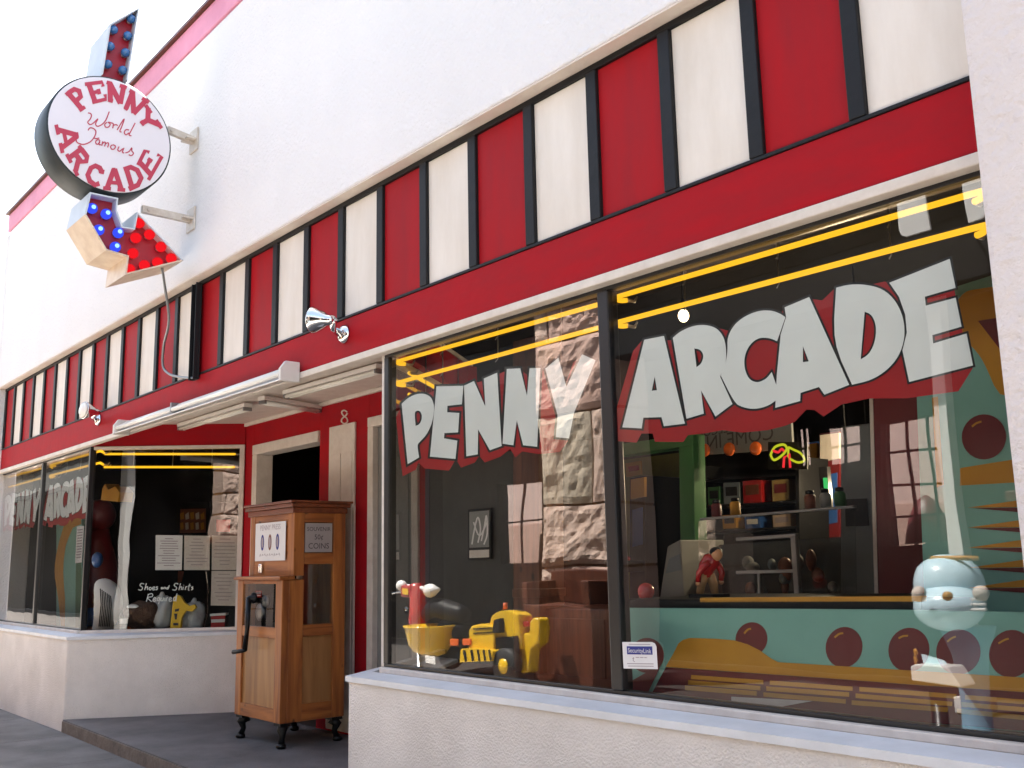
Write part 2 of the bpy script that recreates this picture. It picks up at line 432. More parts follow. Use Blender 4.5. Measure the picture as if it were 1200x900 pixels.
# stripes
edges = [-.5565, -.696, -.8358, -.980, -1.1244, -1.272, -1.4165, -1.562, -1.7077, -1.8534]
kp = [(9, -1.8534), (11, -2.141), (15, -2.711), (17, -2.988), (25, -4.076), (27, -4.335)]
for (i0, a), (i1, b) in zip(kp, kp[1:]):
    for i in range(i0+1, i1+1): edges.append(a+(b-a)*(i-i0)/(i1-i0))
ex = [e*S for e in edges]
ZB0, ZB1 = 3.103, 3.868
P('batten_rail', MB().box(ex[-1]-.02, -1.0, -.018, .011, ZB1, ZS-.014), 'black', .004)
P('batten_foot', MB().box(ex[-1]-.02, -1.0, -.0185, .011, ZB0, ZB0+.016), 'black', .003)
for i, x0 in enumerate(ex):
    w = .068
    P('batten', MB().box(x0, x0+w, -.022+.002*(i % 2), .011, ZB0+.017, ZB1-.001), 'black', .004)
    xr = -1.0 if i == 0 else ex[i-1]
    # panel to the right of this batten
    red = i % 2 == 1
    P('stripe_panel', MB().box(x0+w+.001, xr-.001, .0, .0115, ZB0+.017, ZB1-.001), 'redpanel' if red else 'whitepanel', .002,
      'red painted fascia panel' if red else 'cream white painted fascia panel')
P('fascia_board', MB().box(ex[-1]-.02, -1.0, -.012, .011, 2.845, ZB0-.001), 'red', .004, 'red painted fascia board under the stripes')
P('fascia_trim', MB().box(ex[-1]-.02, -1.0, -.03, .035, 2.800, 2.844), 'cream', .006)
# pilasters at both ends
P('pilaster', MB().box(-1.289, 1.6, -.15, .4, -.05, 6.03), 'pillar', .025, 'rough white stucco pier right of the display window')
P('pilaster', MB().box(-17, ex[-1]-.025, -.11, .4, -.05, 3.90).box(XL-.1, ex[-1]-.025, -.108, .4, 3.9, 6.0), 'stucco', .02)
# body, roof
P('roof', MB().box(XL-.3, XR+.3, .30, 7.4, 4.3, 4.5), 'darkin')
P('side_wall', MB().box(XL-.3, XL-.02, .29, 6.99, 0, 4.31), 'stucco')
P('dark_lining', MB().box(XL-.019, XL, .07, 6.99, 0, 4.29), 'darkin')  # near-black sheet added so the wall behind the glass reads as dim
P('dark_lining', MB().box(-1.19, -1.17, .07, .9, .91, 3.4), 'darkin')
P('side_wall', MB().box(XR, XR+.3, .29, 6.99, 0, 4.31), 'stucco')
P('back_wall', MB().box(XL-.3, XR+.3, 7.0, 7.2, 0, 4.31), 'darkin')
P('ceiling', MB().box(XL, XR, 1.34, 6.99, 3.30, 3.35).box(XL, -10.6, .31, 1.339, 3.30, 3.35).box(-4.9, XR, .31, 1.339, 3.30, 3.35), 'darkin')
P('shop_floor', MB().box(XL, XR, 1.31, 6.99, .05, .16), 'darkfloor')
# bulkheads under the windows
def wallprism(pts, z0, z1, mb=None):
    mb = mb or MB(); return mb.prism([(p[0], p[1], z0) for p in pts], (0, 0, z1-z0))
bl = [(-17, -.15), (BL0.x, BL0.y), (BL1.x, BL1.y), (BL1.x-.25, 1.28), (BL0.x-.32, .06), (-17, .06)]
br = [(-1.30, -.15), (BR0.x, BR0.y), (BR1.x, BR1.y), (BR1.x+.25, 1.28), (BR0.x+.32, .06), (-1.30, .06)]
P('bulkhead', wallprism(bl, -.05, .915), 'stucco_low', .022, 'rough white stucco bulkhead under the far window')
P('bulkhead', wallprism(br, -.05, .912), 'stucco_low', .022, 'rough white stucco bulkhead under the near window')
# sloping painted ledge and the step under the glass
def ledge(path_out, path_in, z_out, z_in, name):
    mb = MB()
    n = len(path_out)
    for i in range(n-1):
        a, b = path_out[i], path_out[i+1]; c, d = path_in[i+1], path_in[i]
        mb.hexa([(a[0], a[1], z_out-.03), (b[0], b[1], z_out-.03), (c[0], c[1], z_out-.03), (d[0], d[1], z_out-.03)],
                [(a[0], a[1], z_out), (b[0], b[1], z_out), (c[0], c[1], z_in), (d[0], d[1], z_in)])
    return P(name, mb, 'sill')
ledge([(-17, -.162), (BL0.x+.012, -.162), (BL1.x+.012, 1.279)], [(-17, -.005), (AL.x-.03, -.005), (AR.x-.10, 1.279)], .928, .942, 'sill')
ledge([(-1.295, -.162), (BR0.x-.012, -.162), (BR1.x-.012, 1.279)], [(-1.295, -.005), (CR.x-.075, -.005), (DR.x-.06, 1.279)], .926, .938, 'sill')
def stepstrip(p, q, z0, z1, t0, t1, mb):
    """low strip along p->q, t0..t1 offset to its outer side"""
    p, q = Vector(p), Vector(q); d = (q-p).normalized(); nrm = Vector((d.y, -d.x, 0))
    a = [p+nrm*t0, q+nrm*t0, q+nrm*t1, p+nrm*t1]
    return mb.hexa([(v.x, v.y, z0) for v in a], [(v.x, v.y, z1) for v in a])
ms = MB()
ms.box(-4.975, -1.295, -.004, .055, .935, .968)
P('sill_step', ms, ['silledge'], .006)
ms = MB(); ms.box(-13.95, -10.45, -.004, .055, .938, .970)
P('sill_step', ms, ['silledge'], .006)
ms = MB(); stepstrip(AL, AR, .938, .970, -.02, .035, ms); P('sill_step', ms, ['silledge'], .005)
ms = MB(); stepstrip(DR, CR, .936, .968, -.02, .035, ms); P('sill_step', ms, ['silledge'], .005)

# ---- display windows: frame > pane, mullion, painted letters
ZG0, ZG1 = .968, 2.80
def front_window(xa, xb, xm, label, corner_left):
    f = MB()
    f.box(xa, xb, GY-.012, GY+.045, ZG0, ZG0+.018); f.box(xa, xb, GY-.012, GY+.045, ZG1-.018, ZG1-.001)
    f.box(xa, xa+.045, GY-.014, GY+.045, ZG0+.0181, ZG1-.0181); f.box(xb-.045, xb, GY-.014, GY+.045, ZG0+.0181, ZG1-.0181)
    w = P('display_window', f, 'frame', .003, label)
    MB().box(xm, xm+.068, GY-.02, GY+.05, ZG0+.0181, ZG1-.0181).build('mullion', 'frame', w, .006)
    for a, b in ((xa+.0451, xm-.0001), (xm+.0681, xb-.0451)):
        MB().box(a, b, GY, GY+.010, ZG0+.0181, ZG1-.0181).build('pane', 'glass', w)
    return w
WR = front_window(-4.975, -1.20, -3.150, 'near display window with dark frame', True)
WL = front_window(-13.95, -10.44, -12.15, 'far display window with dark frame', False)
def return_window(p, q, label):
    p, q = Vector(p), Vector(q); d = (q-p).normalized(); nrm = Vector((d.y, -d.x, 0)); L_ = (q-p).length
    def bar(a, b, z0, z1, t0, t1, mb):
        c = p+d*((a+b)/2)+nrm*((t0+t1)/2)+Vector((0, 0, (z0+z1)/2))
        return mb.obox(c, d*(b-a)/2, nrm*(t1-t0)/2, Vector((0, 0, (z1-z0)/2)))
    f = MB()
    bar(0.03, L_, ZG1-.035, ZG1-.001, -.045, .03, f); bar(L_-.05, L_, ZG0, ZG1-.0351, -.045, .03, f)
    w = P('return_window', f, 'cream', .004, label)
    g = MB(); bar(.03, L_-.051, ZG0, ZG1-.0355, -.010, 0, g); g.build('pane', 'glass', w)
    return w
RL = return_window(AL, AR, 'angled side window of the entry with papers taped to it')
RR = return_window(DR, CR, 'angled side window of the entry with a bare pane')
# red walls above the return windows, entry back wall, soffit
hd = MB(); stepstrip(AL, AR, 2.802, 3.02, -.10, .012, hd); stepstrip(DR, CR, 2.802, 3.02, -.10, .012, hd)
P('entry_wall', hd, 'red')
YB = 1.28
P('entry_soffit', MB().prism([(-10.55, .032, 3.022), (-4.85, .032, 3.022), (-5.85, 1.40, 3.022), (-9.55, 1.40, 3.022)], (0, 0, .03)), 'cream', 0, 'cream painted ceiling of the entry')
P('fascia_back', MB().box(-10.55, -4.85, .031, .05, 2.846, 3.021), 'cream')
ew = MB()
ew.box(-9.60, -9.317, YB, YB+.12, ZE, 3.021)
ew.box(-9.3169, -7.979, YB, YB+.12, 2.771, 3.021)
ew.box(-7.9789, -7.137, YB, YB+.12, ZE, 3.021)
ew.box(-7.1369, -6.40, YB, YB+.12, 2.784, 3.021)
ew.box(-6.3999, -5.80, YB, YB+.12, ZE, 3.021)
P('entry_wall', ew, 'red', .004)
P('soffit_trim', MB().box(-9.5, -5.85, YB-.03, YB-.001, 2.985, 3.0205), 'cream', .004)
def frame(x0, x1, z0, z1, w, name, label, dep=.16, right=True):
    f = MB().box(x0, x0+w, YB-.02, YB+dep, z0, z1-w-.0005)
    if right: f.box(x1-w, x1, YB-.02, YB+dep, z0, z1-w-.0005)
    f.box(x0, x1, YB-.022, YB+dep, z1-w, z1)
    return P(name, f, 'cream', .006, label)
frame(-9.315, -7.98, ZE, 2.77, .10, 'door_frame', 'cream frame of the open dark doorway', right=False)
frame(-7.135, -6.402, ZE, 2.783, .085, 'door_frame', 'cream frame of the closed pale door')
dd = P('door', MB().box(-7.05, -6.488, YB+.03, YB+.07, ZE+.01, 2.697), 'grey', .004, 'pale grey door standing closed')
for z0, z1 in ((.35, 1.15), (1.3, 2.55)):
    MB().box(-6.96, -6.58, YB+.018, YB+.0295, z0, z1).build('door_panel', 'grey', dd, .008)
MB().lathe((-6.55, YB+.03, 1.2), (0, -1, 0), [(.012, 0), (.012, .03), (.03, .035), (.032, .055), (.015, .068)]).build('door_handle', 'chrome', dd)
sh = P('shutter', MB().box(-7.778, -7.342, YB-.02, YB-.001, ZE+.02, 2.775), 'cream', .005, 'narrow cream board panel beneath the house number')
for a, b in ((-7.745, -7.565), (-7.555, -7.375)):
    MB().box(a, b, YB-.028, YB-.0205, ZE+.15, 2.52).build('shutter_board', 'cream', sh, .004)
# house number
def f8(u, v): return at(u, v, YB-.006)
n8 = MB(); strokes(n8, [smoothline([(406.5, 482.8), (403, 480.8), (400.2, 483), (402.2, 487), (406, 490), (407, 494), (403.6, 496.4), (400, 494), (401, 490.3), (405, 487), (407, 484)], 4)], f8, .7, (0, .004, 0))
P('house_number', n8, 'bracket', 0, 'cream figure 8 on the red entry wall')

# ------------------------------------------------------------------ painted window lettering
def Z(ox, oy, k, pts): return [(ox+u/k, oy+v/k) for u, v in pts]
zA = lambda p: Z(455, 400, 5.627, p); zB = lambda p: Z(590, 400, 5.627, p); zC = lambda p: Z(710, 360, 5.293, p)
zD = lambda p: Z(830, 320, 4.737, p); zE = lambda p: Z(960, 280, 4.285, p)
LET = [
 (zA([(88,412),(130,372),(190,345),(240,345),(280,365),(300,410),(302,470),(285,550),(250,620),(205,665),(190,685),(203,765),(128,810)]), zA([(172,470),(190,455),(210,460),(222,485),(220,520),(205,548),(180,558)])),
 (zA([(318,297),(495,293),(485,415),(390,425),(388,468),(468,472),(460,600),(370,605),(367,640),(455,655),(443,775),(275,760)]), None),
 (zA([(500,292),(565,262),(640,430),(630,245),(718,207),(747,690),(670,718),(592,580),(590,745),(515,758)]), None),
 (zB([(22,182),(110,178),(155,360),(172,178),(243,176),(222,695),(130,685),(88,520),(65,685),(-6,675)]), None),
 (zB([(275,180),(362,108),(415,300),(518,85),(607,125),(465,470),(432,640),(345,632),(357,490)]), None),
 (zC([(238,202),(360,178),(490,722),(360,738),(345,682),(232,685),(222,752),(102,745)]), zC([(303,430),(317,515),(284,518)])),
 (zC([(415,190),(460,150),(540,115),(620,108),(690,130),(735,190),(748,280),(740,370),(708,430),(785,600),(680,678),(590,515),(607,660),(500,692)]), zC([(548,255),(585,262),(604,290),(604,318),(590,352),(562,372)])),
 (zD([(105,360),(140,290),(200,240),(280,208),(350,207),(400,225),(428,245),(382,378),(340,360),(280,358),(230,395),(200,460),(200,530),(225,590),(270,610),(320,590),(352,550),(400,685),(340,735),(260,757),(190,745),(145,720),(70,570),(95,510),(108,430)]), None),
 (zD([(424,190),(560,133),(782,620),(645,675),(615,632),(512,665),(510,710),(372,748),(380,570),(402,340),(432,245)]), zD([(525,405),(558,490),(525,495)])),
 (zE([(85,245),(150,228),(230,228),(320,250),(385,310),(425,400),(430,500),(400,590),(340,660),(260,710),(165,732),(68,520)]), zE([(228,365),(265,380),(288,440),(280,520),(250,580),(208,605)])),
 (zE([(352,220),(655,100),(685,245),(530,290),(535,335),(685,295),(715,440),(568,483),(572,525),(740,475),(772,635),(452,718),(418,560),(440,470),(432,380),(400,290)]), None)]
def area(p): return sum(p[i][0]*p[(i+1) % len(p)][1]-p[(i+1) % len(p)][0]*p[i][1] for i in range(len(p)))/2
def soften(p, it=2, lim=48):
    for _ in range(it):
        n = len(p); out = []
        for i in range(n):
            a, b, c = p[i-1], p[i], p[(i+1) % n]
            e1 = math.atan2(b[1]-a[1], b[0]-a[0]); e2 = math.atan2(c[1]-b[1], c[0]-b[0])
            t = abs((math.degrees(e2-e1)+180) % 360-180)
            if t < 3 or t > (lim if _ == 0 else 30): out.append(b)
            else:
                out.append((b[0]*.75+a[0]*.25, b[1]*.75+a[1]*.25)); out.append((b[0]*.75+c[0]*.25, b[1]*.75+c[1]*.25))
        p = out
    return p
def inflate(p, d):
    n = len(p); s_ = 1 if area(p) > 0 else -1; out = []
    for i in range(n):
        a, b, c = p[i-1], p[i], p[(i+1) % n]
        e1 = Vector((b[0]-a[0], b[1]-a[1])).normalized(); e2 = Vector((c[0]-b[0], c[1]-b[1])).normalized()
        n1 = Vector((e1.y, -e1.x))*s_; n2 = Vector((e2.y, -e2.x))*s_
        m_ = n1+n2
        if m_.length < .3: m_ = n1*1.0
        else: m_ = m_.normalized()/max(.55, (m_.normalized()).dot(n1))
        out.append((b[0]+m_.x*d, b[1]+m_.y*d))
    return out
red1 = [(470,476),(464.2,489),(467.4,524),(471.9,558),(487,550.5),(490.5,542),(497.6,549),(526,551.5),(533,540),(536,541),(540.3,548),(556.3,542),(561.6,534),(567.9,542),(586.5,535),(598,526),(604,536),(612,529),(630,532),(638,531.5),(656,529.5),(668,513),(675,480),(690,440),(692,424),(682,420),(672,424),(664,447),(652,424),(641,434),(633,434),(618,440),(611,434),(594,434),(583,439),(568,446),(556,449),(544,455),(512,456),(498,463),(480,468)]
red2 = [(752.5,398.7),(742,411),(723,477),(722.3,516.8),(746,518.7),(751.6,508),(764.8,508),(767.6,517.8),(800.7,517.8),(806,510),(825,508),(846.7,504),(870,507),(900,504),(920,499),(931,494.5),(945,480),(954.6,480.4),(965,488),(986,474),(1018,467),(1062,466.7),(1123,458.5),(1139.7,431.7),(1130,400),(1112,306),(1085,314),(1045,331),(1036,330),(1010,336),(978,338),(963.5,352),(948,350),(919,361),(912,372),(896,364),(868,376),(855,388),(840,384),(815,386),(800,391),(792,398),(782,399),(770,397)]
cover = {3: 0}
for dx, w, lab in ((0, WR, 'near'), (-9.0, WL, 'far')):
    def g(p, y): 
        q = at(p[0], p[1], y); return (q.x+dx, q.y, q.z)
    lr = MB()
    for poly in (red1, red2): lr.prism([g(p, .0535) for p in poly], (0, .0008, 0))
    lr.build('letter_shadow', 'letterred', w)
    for k, (o_, h_) in enumerate(LET):
        if k in (0, 6, 7, 9): o_ = soften(o_); h_ = soften(h_, 2, 60) if h_ else None
        mb = MB()
        yb = .0524-.00012*(k % 2)          # neighbours' outlines overlap: keep them on separate sheets
        if k == 1: yb = .0522
        oo = inflate(o_, 2.6)
        loops = [[g(p, yb) for p in oo]]
        lo = [[g(p, .0515) for p in o_]]
        if h_:
            loops.append([g(p, yb) for p in inflate(h_, -2.2)]); lo.append([g(p, .0515) for p in h_])
        mb.use(1).prismh(loops, (0, .00006, 0)); mb.use(0).prismh(lo, (0, .0003, 0))
        mb.build('painted_letter', ['letter', 'letterblack'], w)
# ------------------------------------------------------------------ neon tubes
def neon(name_label, pts, group, stubs=()):
    root = thing('neon_tube', name_label, 'neon light', pts[0], group)
    MB().tube(smoothline(pts, 3) if len(pts) > 3 else pts, .0118, 10).build('lit_tube', 'neon', root)
    mb = MB()
    for p in (pts[0], pts[-1]):
        p = Vector(p); mb.tube([p+Vector((0, .002, 0)), p+Vector((0, .05, 0)), p+Vector((0, .07, .03))], [.009, .008, .004], 8)
    mb.build('electrode', 'neontip', root)
    mb = MB(); L0, L1 = Vector(pts[0]), Vector(pts[-1])
    for t in (.2, .5, .8):
        p = L0.lerp(L1, t); mb.tube([p+Vector((0, .012, .0)), p+Vector((0, .03, .02)), p+Vector((0, .035, .3))], .003, 6)
    mb.build('hanger', 'steel', root)
def hook(a, b):     # tube with bent-back ends
    a, b = Vector(a), Vector(b); d = (b-a).normalized(); k = Vector((0, .05, -.012))
    return [tuple(a+k+d*.03), tuple(a+k*.8), tuple(a+k*.25-d*.012), tuple(a+d*.03), tuple(a.lerp(b, .5)), tuple(b-d*.03), tuple(b+k*.25+d*.012), tuple(b+k*.8), tuple(b+k-d*.03)]
YN = .105
for dx, wlab in ((0, 'near'), (-9.0, 'far')):
    g = 'yellow neon tubes along the tops of the display windows'
    for row, A_, B_, C_, D_ in (('upper', (464, 424), (706, 355.5), (721, 348.5), (1143, 226)), ('lower', (464, 449), (706, 383), (721, 378.5), (1146, 266))):
        o = Vector((dx, 0, 0))
        neon(f'{row} yellow neon tube behind the word PENNY in the {wlab} window', hook(at(*A_, YN)+o, at(*B_, YN)+o), g)
        neon(f'{row} yellow neon tube above the word ARCADE in the {wlab} window', hook(at(*C_, YN)+o, at(*D_, YN)+o), g)
def retpt(p, q, s, off, z):
    d = (q-p).normalized(); n = Vector((-d.y, d.x, 0))
    return p+d*s+n*off+Vector((0, 0, z))
for row, z in (('upper', 2.735), ('lower', 2.60)):
    # left return: glass seen from the entry, tubes just behind it
    nA = (AR-AL).normalized(); nn = Vector((-nA.y, nA.x, 0))
    a = AL+nA*.10+nn*.09+Vector((0,0,z)); b = AR-nA*.12+nn*.09+Vector((0,0,z-.02))
    neon(f'{row} yellow neon tube in the angled window above the taped papers', [tuple(a), tuple(a.lerp(b, .33)), tuple(a.lerp(b, .66)), tuple(b)], 'yellow neon tubes along the tops of the display windows')
    nA = (DR-CR).normalized(); nn = Vector((nA.y, -nA.x, 0))
    a = CR+nA*.16+nn*.09+Vector((0,0,z-.02)); b = DR-nA*.12+nn*.09+Vector((0,0,z-.02))
    neon(f'{row} yellow neon tube running back from the corner behind the letter P', [tuple(a), tuple(a.lerp(b, .33)), tuple(a.lerp(b, .66)), tuple(b)], 'yellow neon tubes along the tops of the display windows')

# ------------------------------------------------------------------ hanging sign
XS, XK, XD = -7.58, -8.04, -7.92                    # face plane, back plane
def sg(u, v, x=XS): return atx(u, v, x)
SG = thing('hanging_sign', 'round PENNY ARCADE sign crossed by a bulb-studded red arrow, bracketed to the white wall', 'sign', tuple(atx(126, 160, -7.7)))
import itertools
# disc: fit circle through the seen rim
rim = [sg(*p) for p in ((56.4, 144), (197.3, 167), (113, 87.6), (150, 232))]
cy = sum(p.y for p in rim)/4; cz = sum(p.z for p in rim)/4
rad = sum(math.hypot(p.y-cy, p.z-cz) for p in rim)/4
c0 = Vector((XS, cy, cz))
disc = MB().lathe((XD, cy, cz), (1, 0, 0), [(rad*.985, 0), (rad, .01), (rad, XS-XD-.012), (rad*.985, XS-XD-.004), (rad*.965, XS-XD-.004)], 72).build('sign_drum', 'signrim', SG)
face = MB().lathe((XS-.02, cy, cz), (1, 0, 0), [(rad*.972, 0), (rad*.972, .018), (rad*.965, .02)], 72)
for i, s_ in enumerate(face.sm): face.sm[i] = False
face = face.build('sign_face', 'signface', SG)
# lettering, in zoomed picture units mapped to the face plane
def zf(u, v): return sg(30+u/5, 60+v/5, XS+.003)
GL = {  # slab-serif glyph strokes in a unit box
 'P': [[(.2,0),(.2,1)],[(.0,.035),(.45,.035)],[(0,.965),(.5,.965)],[(.2,.95),(.68,.92),(.84,.74),(.68,.5),(.2,.47)]],
 'E': [[(.2,0),(.2,1)],[(0,.035),(.95,.035),(.95,.3)],[(0,.965),(.92,.965),(.92,.72)],[(.2,.5),(.62,.5)],[(.62,.36),(.62,.64)]],
 'N': [[(.16,0),(.16,1)],[(.86,0),(.86,1)],[(.16,.97),(.86,.03)],[(0,.03),(.34,.03)],[(0,.965),(.26,.965)],[(.66,.965),(1.02,.965)]],
 'Y': [[(.12,1),(.5,.48)],[(.9,1),(.5,.48)],[(.5,.5),(.5,0)],[(-.04,.965),(.34,.965)],[(.66,.965),(1.05,.965)],[(.26,.035),(.74,.035)]],
 'A': [[(.14,0),(.48,1)],[(.86,0),(.52,1)],[(.26,.34),(.74,.34)],[(-.04,.035),(.34,.035)],[(.66,.035),(1.04,.035)],[(.3,.965),(.6,.965)]],
 'R': [[(.2,0),(.2,1)],[(.0,.035),(.42,.035)],[(0,.965),(.5,.965)],[(.2,.95),(.68,.92),(.82,.75),(.68,.53),(.2,.5)],[(.5,.5),(.82,.05)],[(.72,.035),(1.04,.035)]],
 'C': [[(.9,.72),(.9,.95)],[(.9,.82),(.7,.96),(.36,.96),(.12,.74),(.1,.28),(.34,.05),(.7,.04),(.93,.24)]],
 'D': [[(.2,0),(.2,1)],[(0,.965),(.55,.965),(.88,.72),(.88,.28),(.55,.035),(0,.035)]]}
BOX = [('P',(318,352),(392,302),(232,252),(300,196)),('E',(392,304),(475,284),(346,190),(456,176)),('N',(484,288),(566,312),(474,178),(592,208)),
       ('N',(578,330),(640,372),(610,226),(724,296)),('Y',(662,398),(704,446),(708,318),(796,446)),
       ('A',(176,436),(212,592),(296,448),(312,540)),('R',(238,604),(300,728),(314,552),(392,640)),('C',(345,745),(432,806),(384,655),(458,690)),
       ('A',(458,806),(580,818),(488,690),(552,690)),('D',(606,812),(704,768),(574,690),(648,664)),('E',(722,758),(806,612),(656,664),(700,574))]
for ch, bl_, br_, tl_, tr_ in BOX:
    def fb(a, b, q=(bl_, br_, tl_, tr_)):
        u = (q[0][0]*(1-a)+q[1][0]*a)*(1-b)+(q[2][0]*(1-a)+q[3][0]*a)*b
        v = (q[0][1]*(1-a)+q[1][1]*a)*(1-b)+(q[2][1]*(1-a)+q[3][1]*a)*b
        return (u, v)
    mb = MB()
    for i, line in enumerate(GL[ch]):
        pl = [fb(*p) for p in line]
        thick = 15 if i == 0 or (ch in 'NAYCDPR' and len(line) >= 2 and abs(line[0][1]-line[-1][1]) > .3) else 11
        strokes(mb, [pl], lambda u, v, i=i: sg(30+u/5, 60+v/5, XS+.0022+.0006*i), thick, (.0005, 0, 0))
    mb.build('sign_letter', 'signtext', face)
scr = [[(365,362),(378,364),(386,376),(378,398),(364,416),(378,430),(398,420),(424,396),(410,424),(420,440),(446,430),(470,404),(490,354)],
       [(478,416),(464,428),(468,444),(486,444),(496,428),(484,416),(502,420)],[(502,420),(514,426),(510,452)],[(512,436),(528,430),(540,436)],
       [(536,462),(556,428),(578,396),(564,440),(552,468),(562,474)],[(606,462),(588,460),(578,476),(588,490),(606,478)],[(642,420),(616,470),(606,490),(620,496)],
       [(366,464),(376,450),(396,452),(412,470),(404,500),(380,530),(340,546),(304,536),(296,520)],[(396,508),(416,512),(432,508)],
       [(434,520),(418,520),(410,534),(420,546),(436,532)],[(436,522),(430,546),(442,548)],[(452,528),(446,554)],[(450,540),(464,532),(468,540),(462,558)],[(466,544),(482,536),(486,546),(480,564)],
       [(510,548),(498,558),(504,574),(520,572),(526,556),(512,548)],[(548,558),(540,578),(552,586),(570,570)],[(577,566),(567,592),(578,596)],
       [(584,596),(606,588),(622,566),(622,584),(632,598),(620,612),(604,606)]]
mb = MB()
for i, l in enumerate(scr):
    strokes(mb, [smoothline(l, 4)], lambda u, v, i=i: sg(30+u/5, 60+v/5, XS+.0022+.0004*(i % 4)), 3.4, (.0004, 0, 0))
o = mb.build('script_lettering', 'signtext', face); o['label'] = 'red script reading World Famous'
# arrow: an open sheet-metal channel, floor recessed between walls
def channel(front, name, skip=(), label=None):
    root = None
    T = .012
    fr = [sg(*p) for p in front]
    n = len(fr); a = sum(fr[i].y*fr[(i+1) % n].z-fr[(i+1) % n].y*fr[i].z for i in range(n))
    inner = inflate([(p.y, p.z) for p in fr], -.012)
    fl = MB().prism([(XS-.10, y, z) for y, z in inner], (-.01, 0, 0)).build(name, 'arrowred', SG)
    if label: fl['label'] = label
    w = MB()
    for i in range(n):
        if i in skip: continue
        j = (i+1) % n
        p, q = fr[i], fr[j]; pi, qi = inner[i], inner[j]
        w.use(1 if (i in whites) else 0)
        w.hexa([(XS, p.y, p.z), (XS, q.y, q.z), (XS, qi[0], qi[1]), (XS, pi[0], pi[1])], [(XK, p.y, p.z), (XK, q.y, q.z), (XK, qi[0], qi[1]), (XK, pi[0], pi[1])])
    w.build('side_wall', ['channel', 'channelw'], fl)
    return fl
whites = {0, 5, 6, 7, 8, 9, 10}
arrow = [(105.5,225),(99.3,251.3),(124,293.3),(149.3,300.7),(146.7,322),(215.3,305.3),(160.7,248),(156.7,267.3),(144,265.3),(137.3,246.7),(138.7,232)]
fl = channel(arrow, 'arrow_head', skip=())
whites = {0, 1, 2, 3}
tl = channel([(118.7,88),(128.4,28),(163.4,8.6),(149.8,95)], 'arrow_tail', skip=(3,))
# bulbs
def bulbs(pts, scale, mats, parent, kind, rr):
    proto = None
    for u, v in pts:
        p = sg(u, v, XS-.04); p.x = XS-.10
        if proto is None:
            mb = MB(); base = p
            mb.use(1).lathe(p, (1,0,0), [(rr*.7, 0), (rr*.7, .018)], 12)
            mb.use(0).lathe(p+Vector((.018,0,0)), (1,0,0), [(rr*.62, 0), (rr*.95, rr*.55), (rr, rr*1.0), (rr*.85, rr*1.5), (rr*.45, rr*1.88), (.001, rr*2)], 14)
            if len(mats) > 2: mb.use(2).ball(p+Vector((.018+rr*1.9,0,0)), rr*.4)
            proto = mb.build('bulb', mats, parent); proto['label'] = kind; p0 = p
        else:
            o = proto.copy(); col.objects.link(o); o.parent = parent; o.location = p-p0
bulbs([(108,244),(124.7,250.7),(116,269.3),(138.7,272.7),(135.3,289.3)], 1, ['bulbblue', 'steel', 'bulbcore'], fl, 'lit blue bulb', .042)
bulbs([(163.3,261.3),(159.3,278.7),(175.3,274.7),(156,296.7),(188.7,289.3),(152,315.3),(169.3,310.7),(184.7,307.3),(200.7,302.7)], 1, ['bulbred', 'steel'], fl, 'lit red bulb', .042)
k = 2.57
bulbs([(u/k, v/k) for u, v in ((343,88),(396,55),(333,138),(386,106),(326,192),(379,157),(371,210))], 1, ['bulboff', 'steel'], tl, 'unlit blue bulb', .036)
# brackets to the wall
for (u0, v0), (u1, v1), zw in (((196, 152), (226, 168), 0), ((166, 245), (214, 256), 0)):
    a = atx(u0, v0, -7.72); b = atx(u1, v1, -7.72); b = Vector((-7.72, -.105, a.z+(b.z-a.z)*.6))
    mb = MB(); d = (b-a)
    mb.obox((a+b)/2, d/2, Vector((.022, 0, 0)), Vector((0, 0, .03)))
    mb.box(-7.80, -7.64, -.118, -.101, b.z-.10, b.z+.10)
    mb.box(-7.79, -7.65, -.20, -.1185, b.z-.012, b.z+.004)
    mb.lathe(a.lerp(b, .12)+Vector((.022,0,0)), (1,0,0), [(.018,0),(.018,.012)], 8)
    mb.build('bracket', 'bracket', SG, .004)
# conduit from the arrow down to the steel channel on the fascia
cp = [atx(190, 315, -7.66)]+[at(u, v, y) for u, v, y in ((193, 335, -.25), (198, 375, -.16), (192, 405, -.08), (191, 428, -.06), (198, 438, -.055), (212, 442, -.05), (226, 443, -.05))]
MB().tube(smoothline([tuple(p) for p in cp], 5), .011, 8).build('conduit', 'conduit', SG)
st = thing('steel_strut', 'black bolted steel channel standing upright across the striped fascia beside the conduit', 'bracket', tuple(at(229, 390, -.03)))
zt, zb_ = at(230, 333, -.05).z, at(227, 445, -.05).z; xs_ = at(229, 390, -.05).x
MB().box(xs_-.055, xs_+.045, -.038, -.0235, zb_, zt).box(xs_-.055, xs_-.045, -.075, -.0382, zb_, zt).box(xs_+.035, xs_+.045, -.075, -.0382, zb_, zt).build('channel_body', 'black', st, .003)
for t in (.06, .3, .72, .95):
    MB().lathe((xs_-.005, -.038, zb_+(zt-zb_)*t), (0,-1,0), [(.014,0),(.014,.012),(.008,.018)], 8).build('bolt', 'chrome', st)

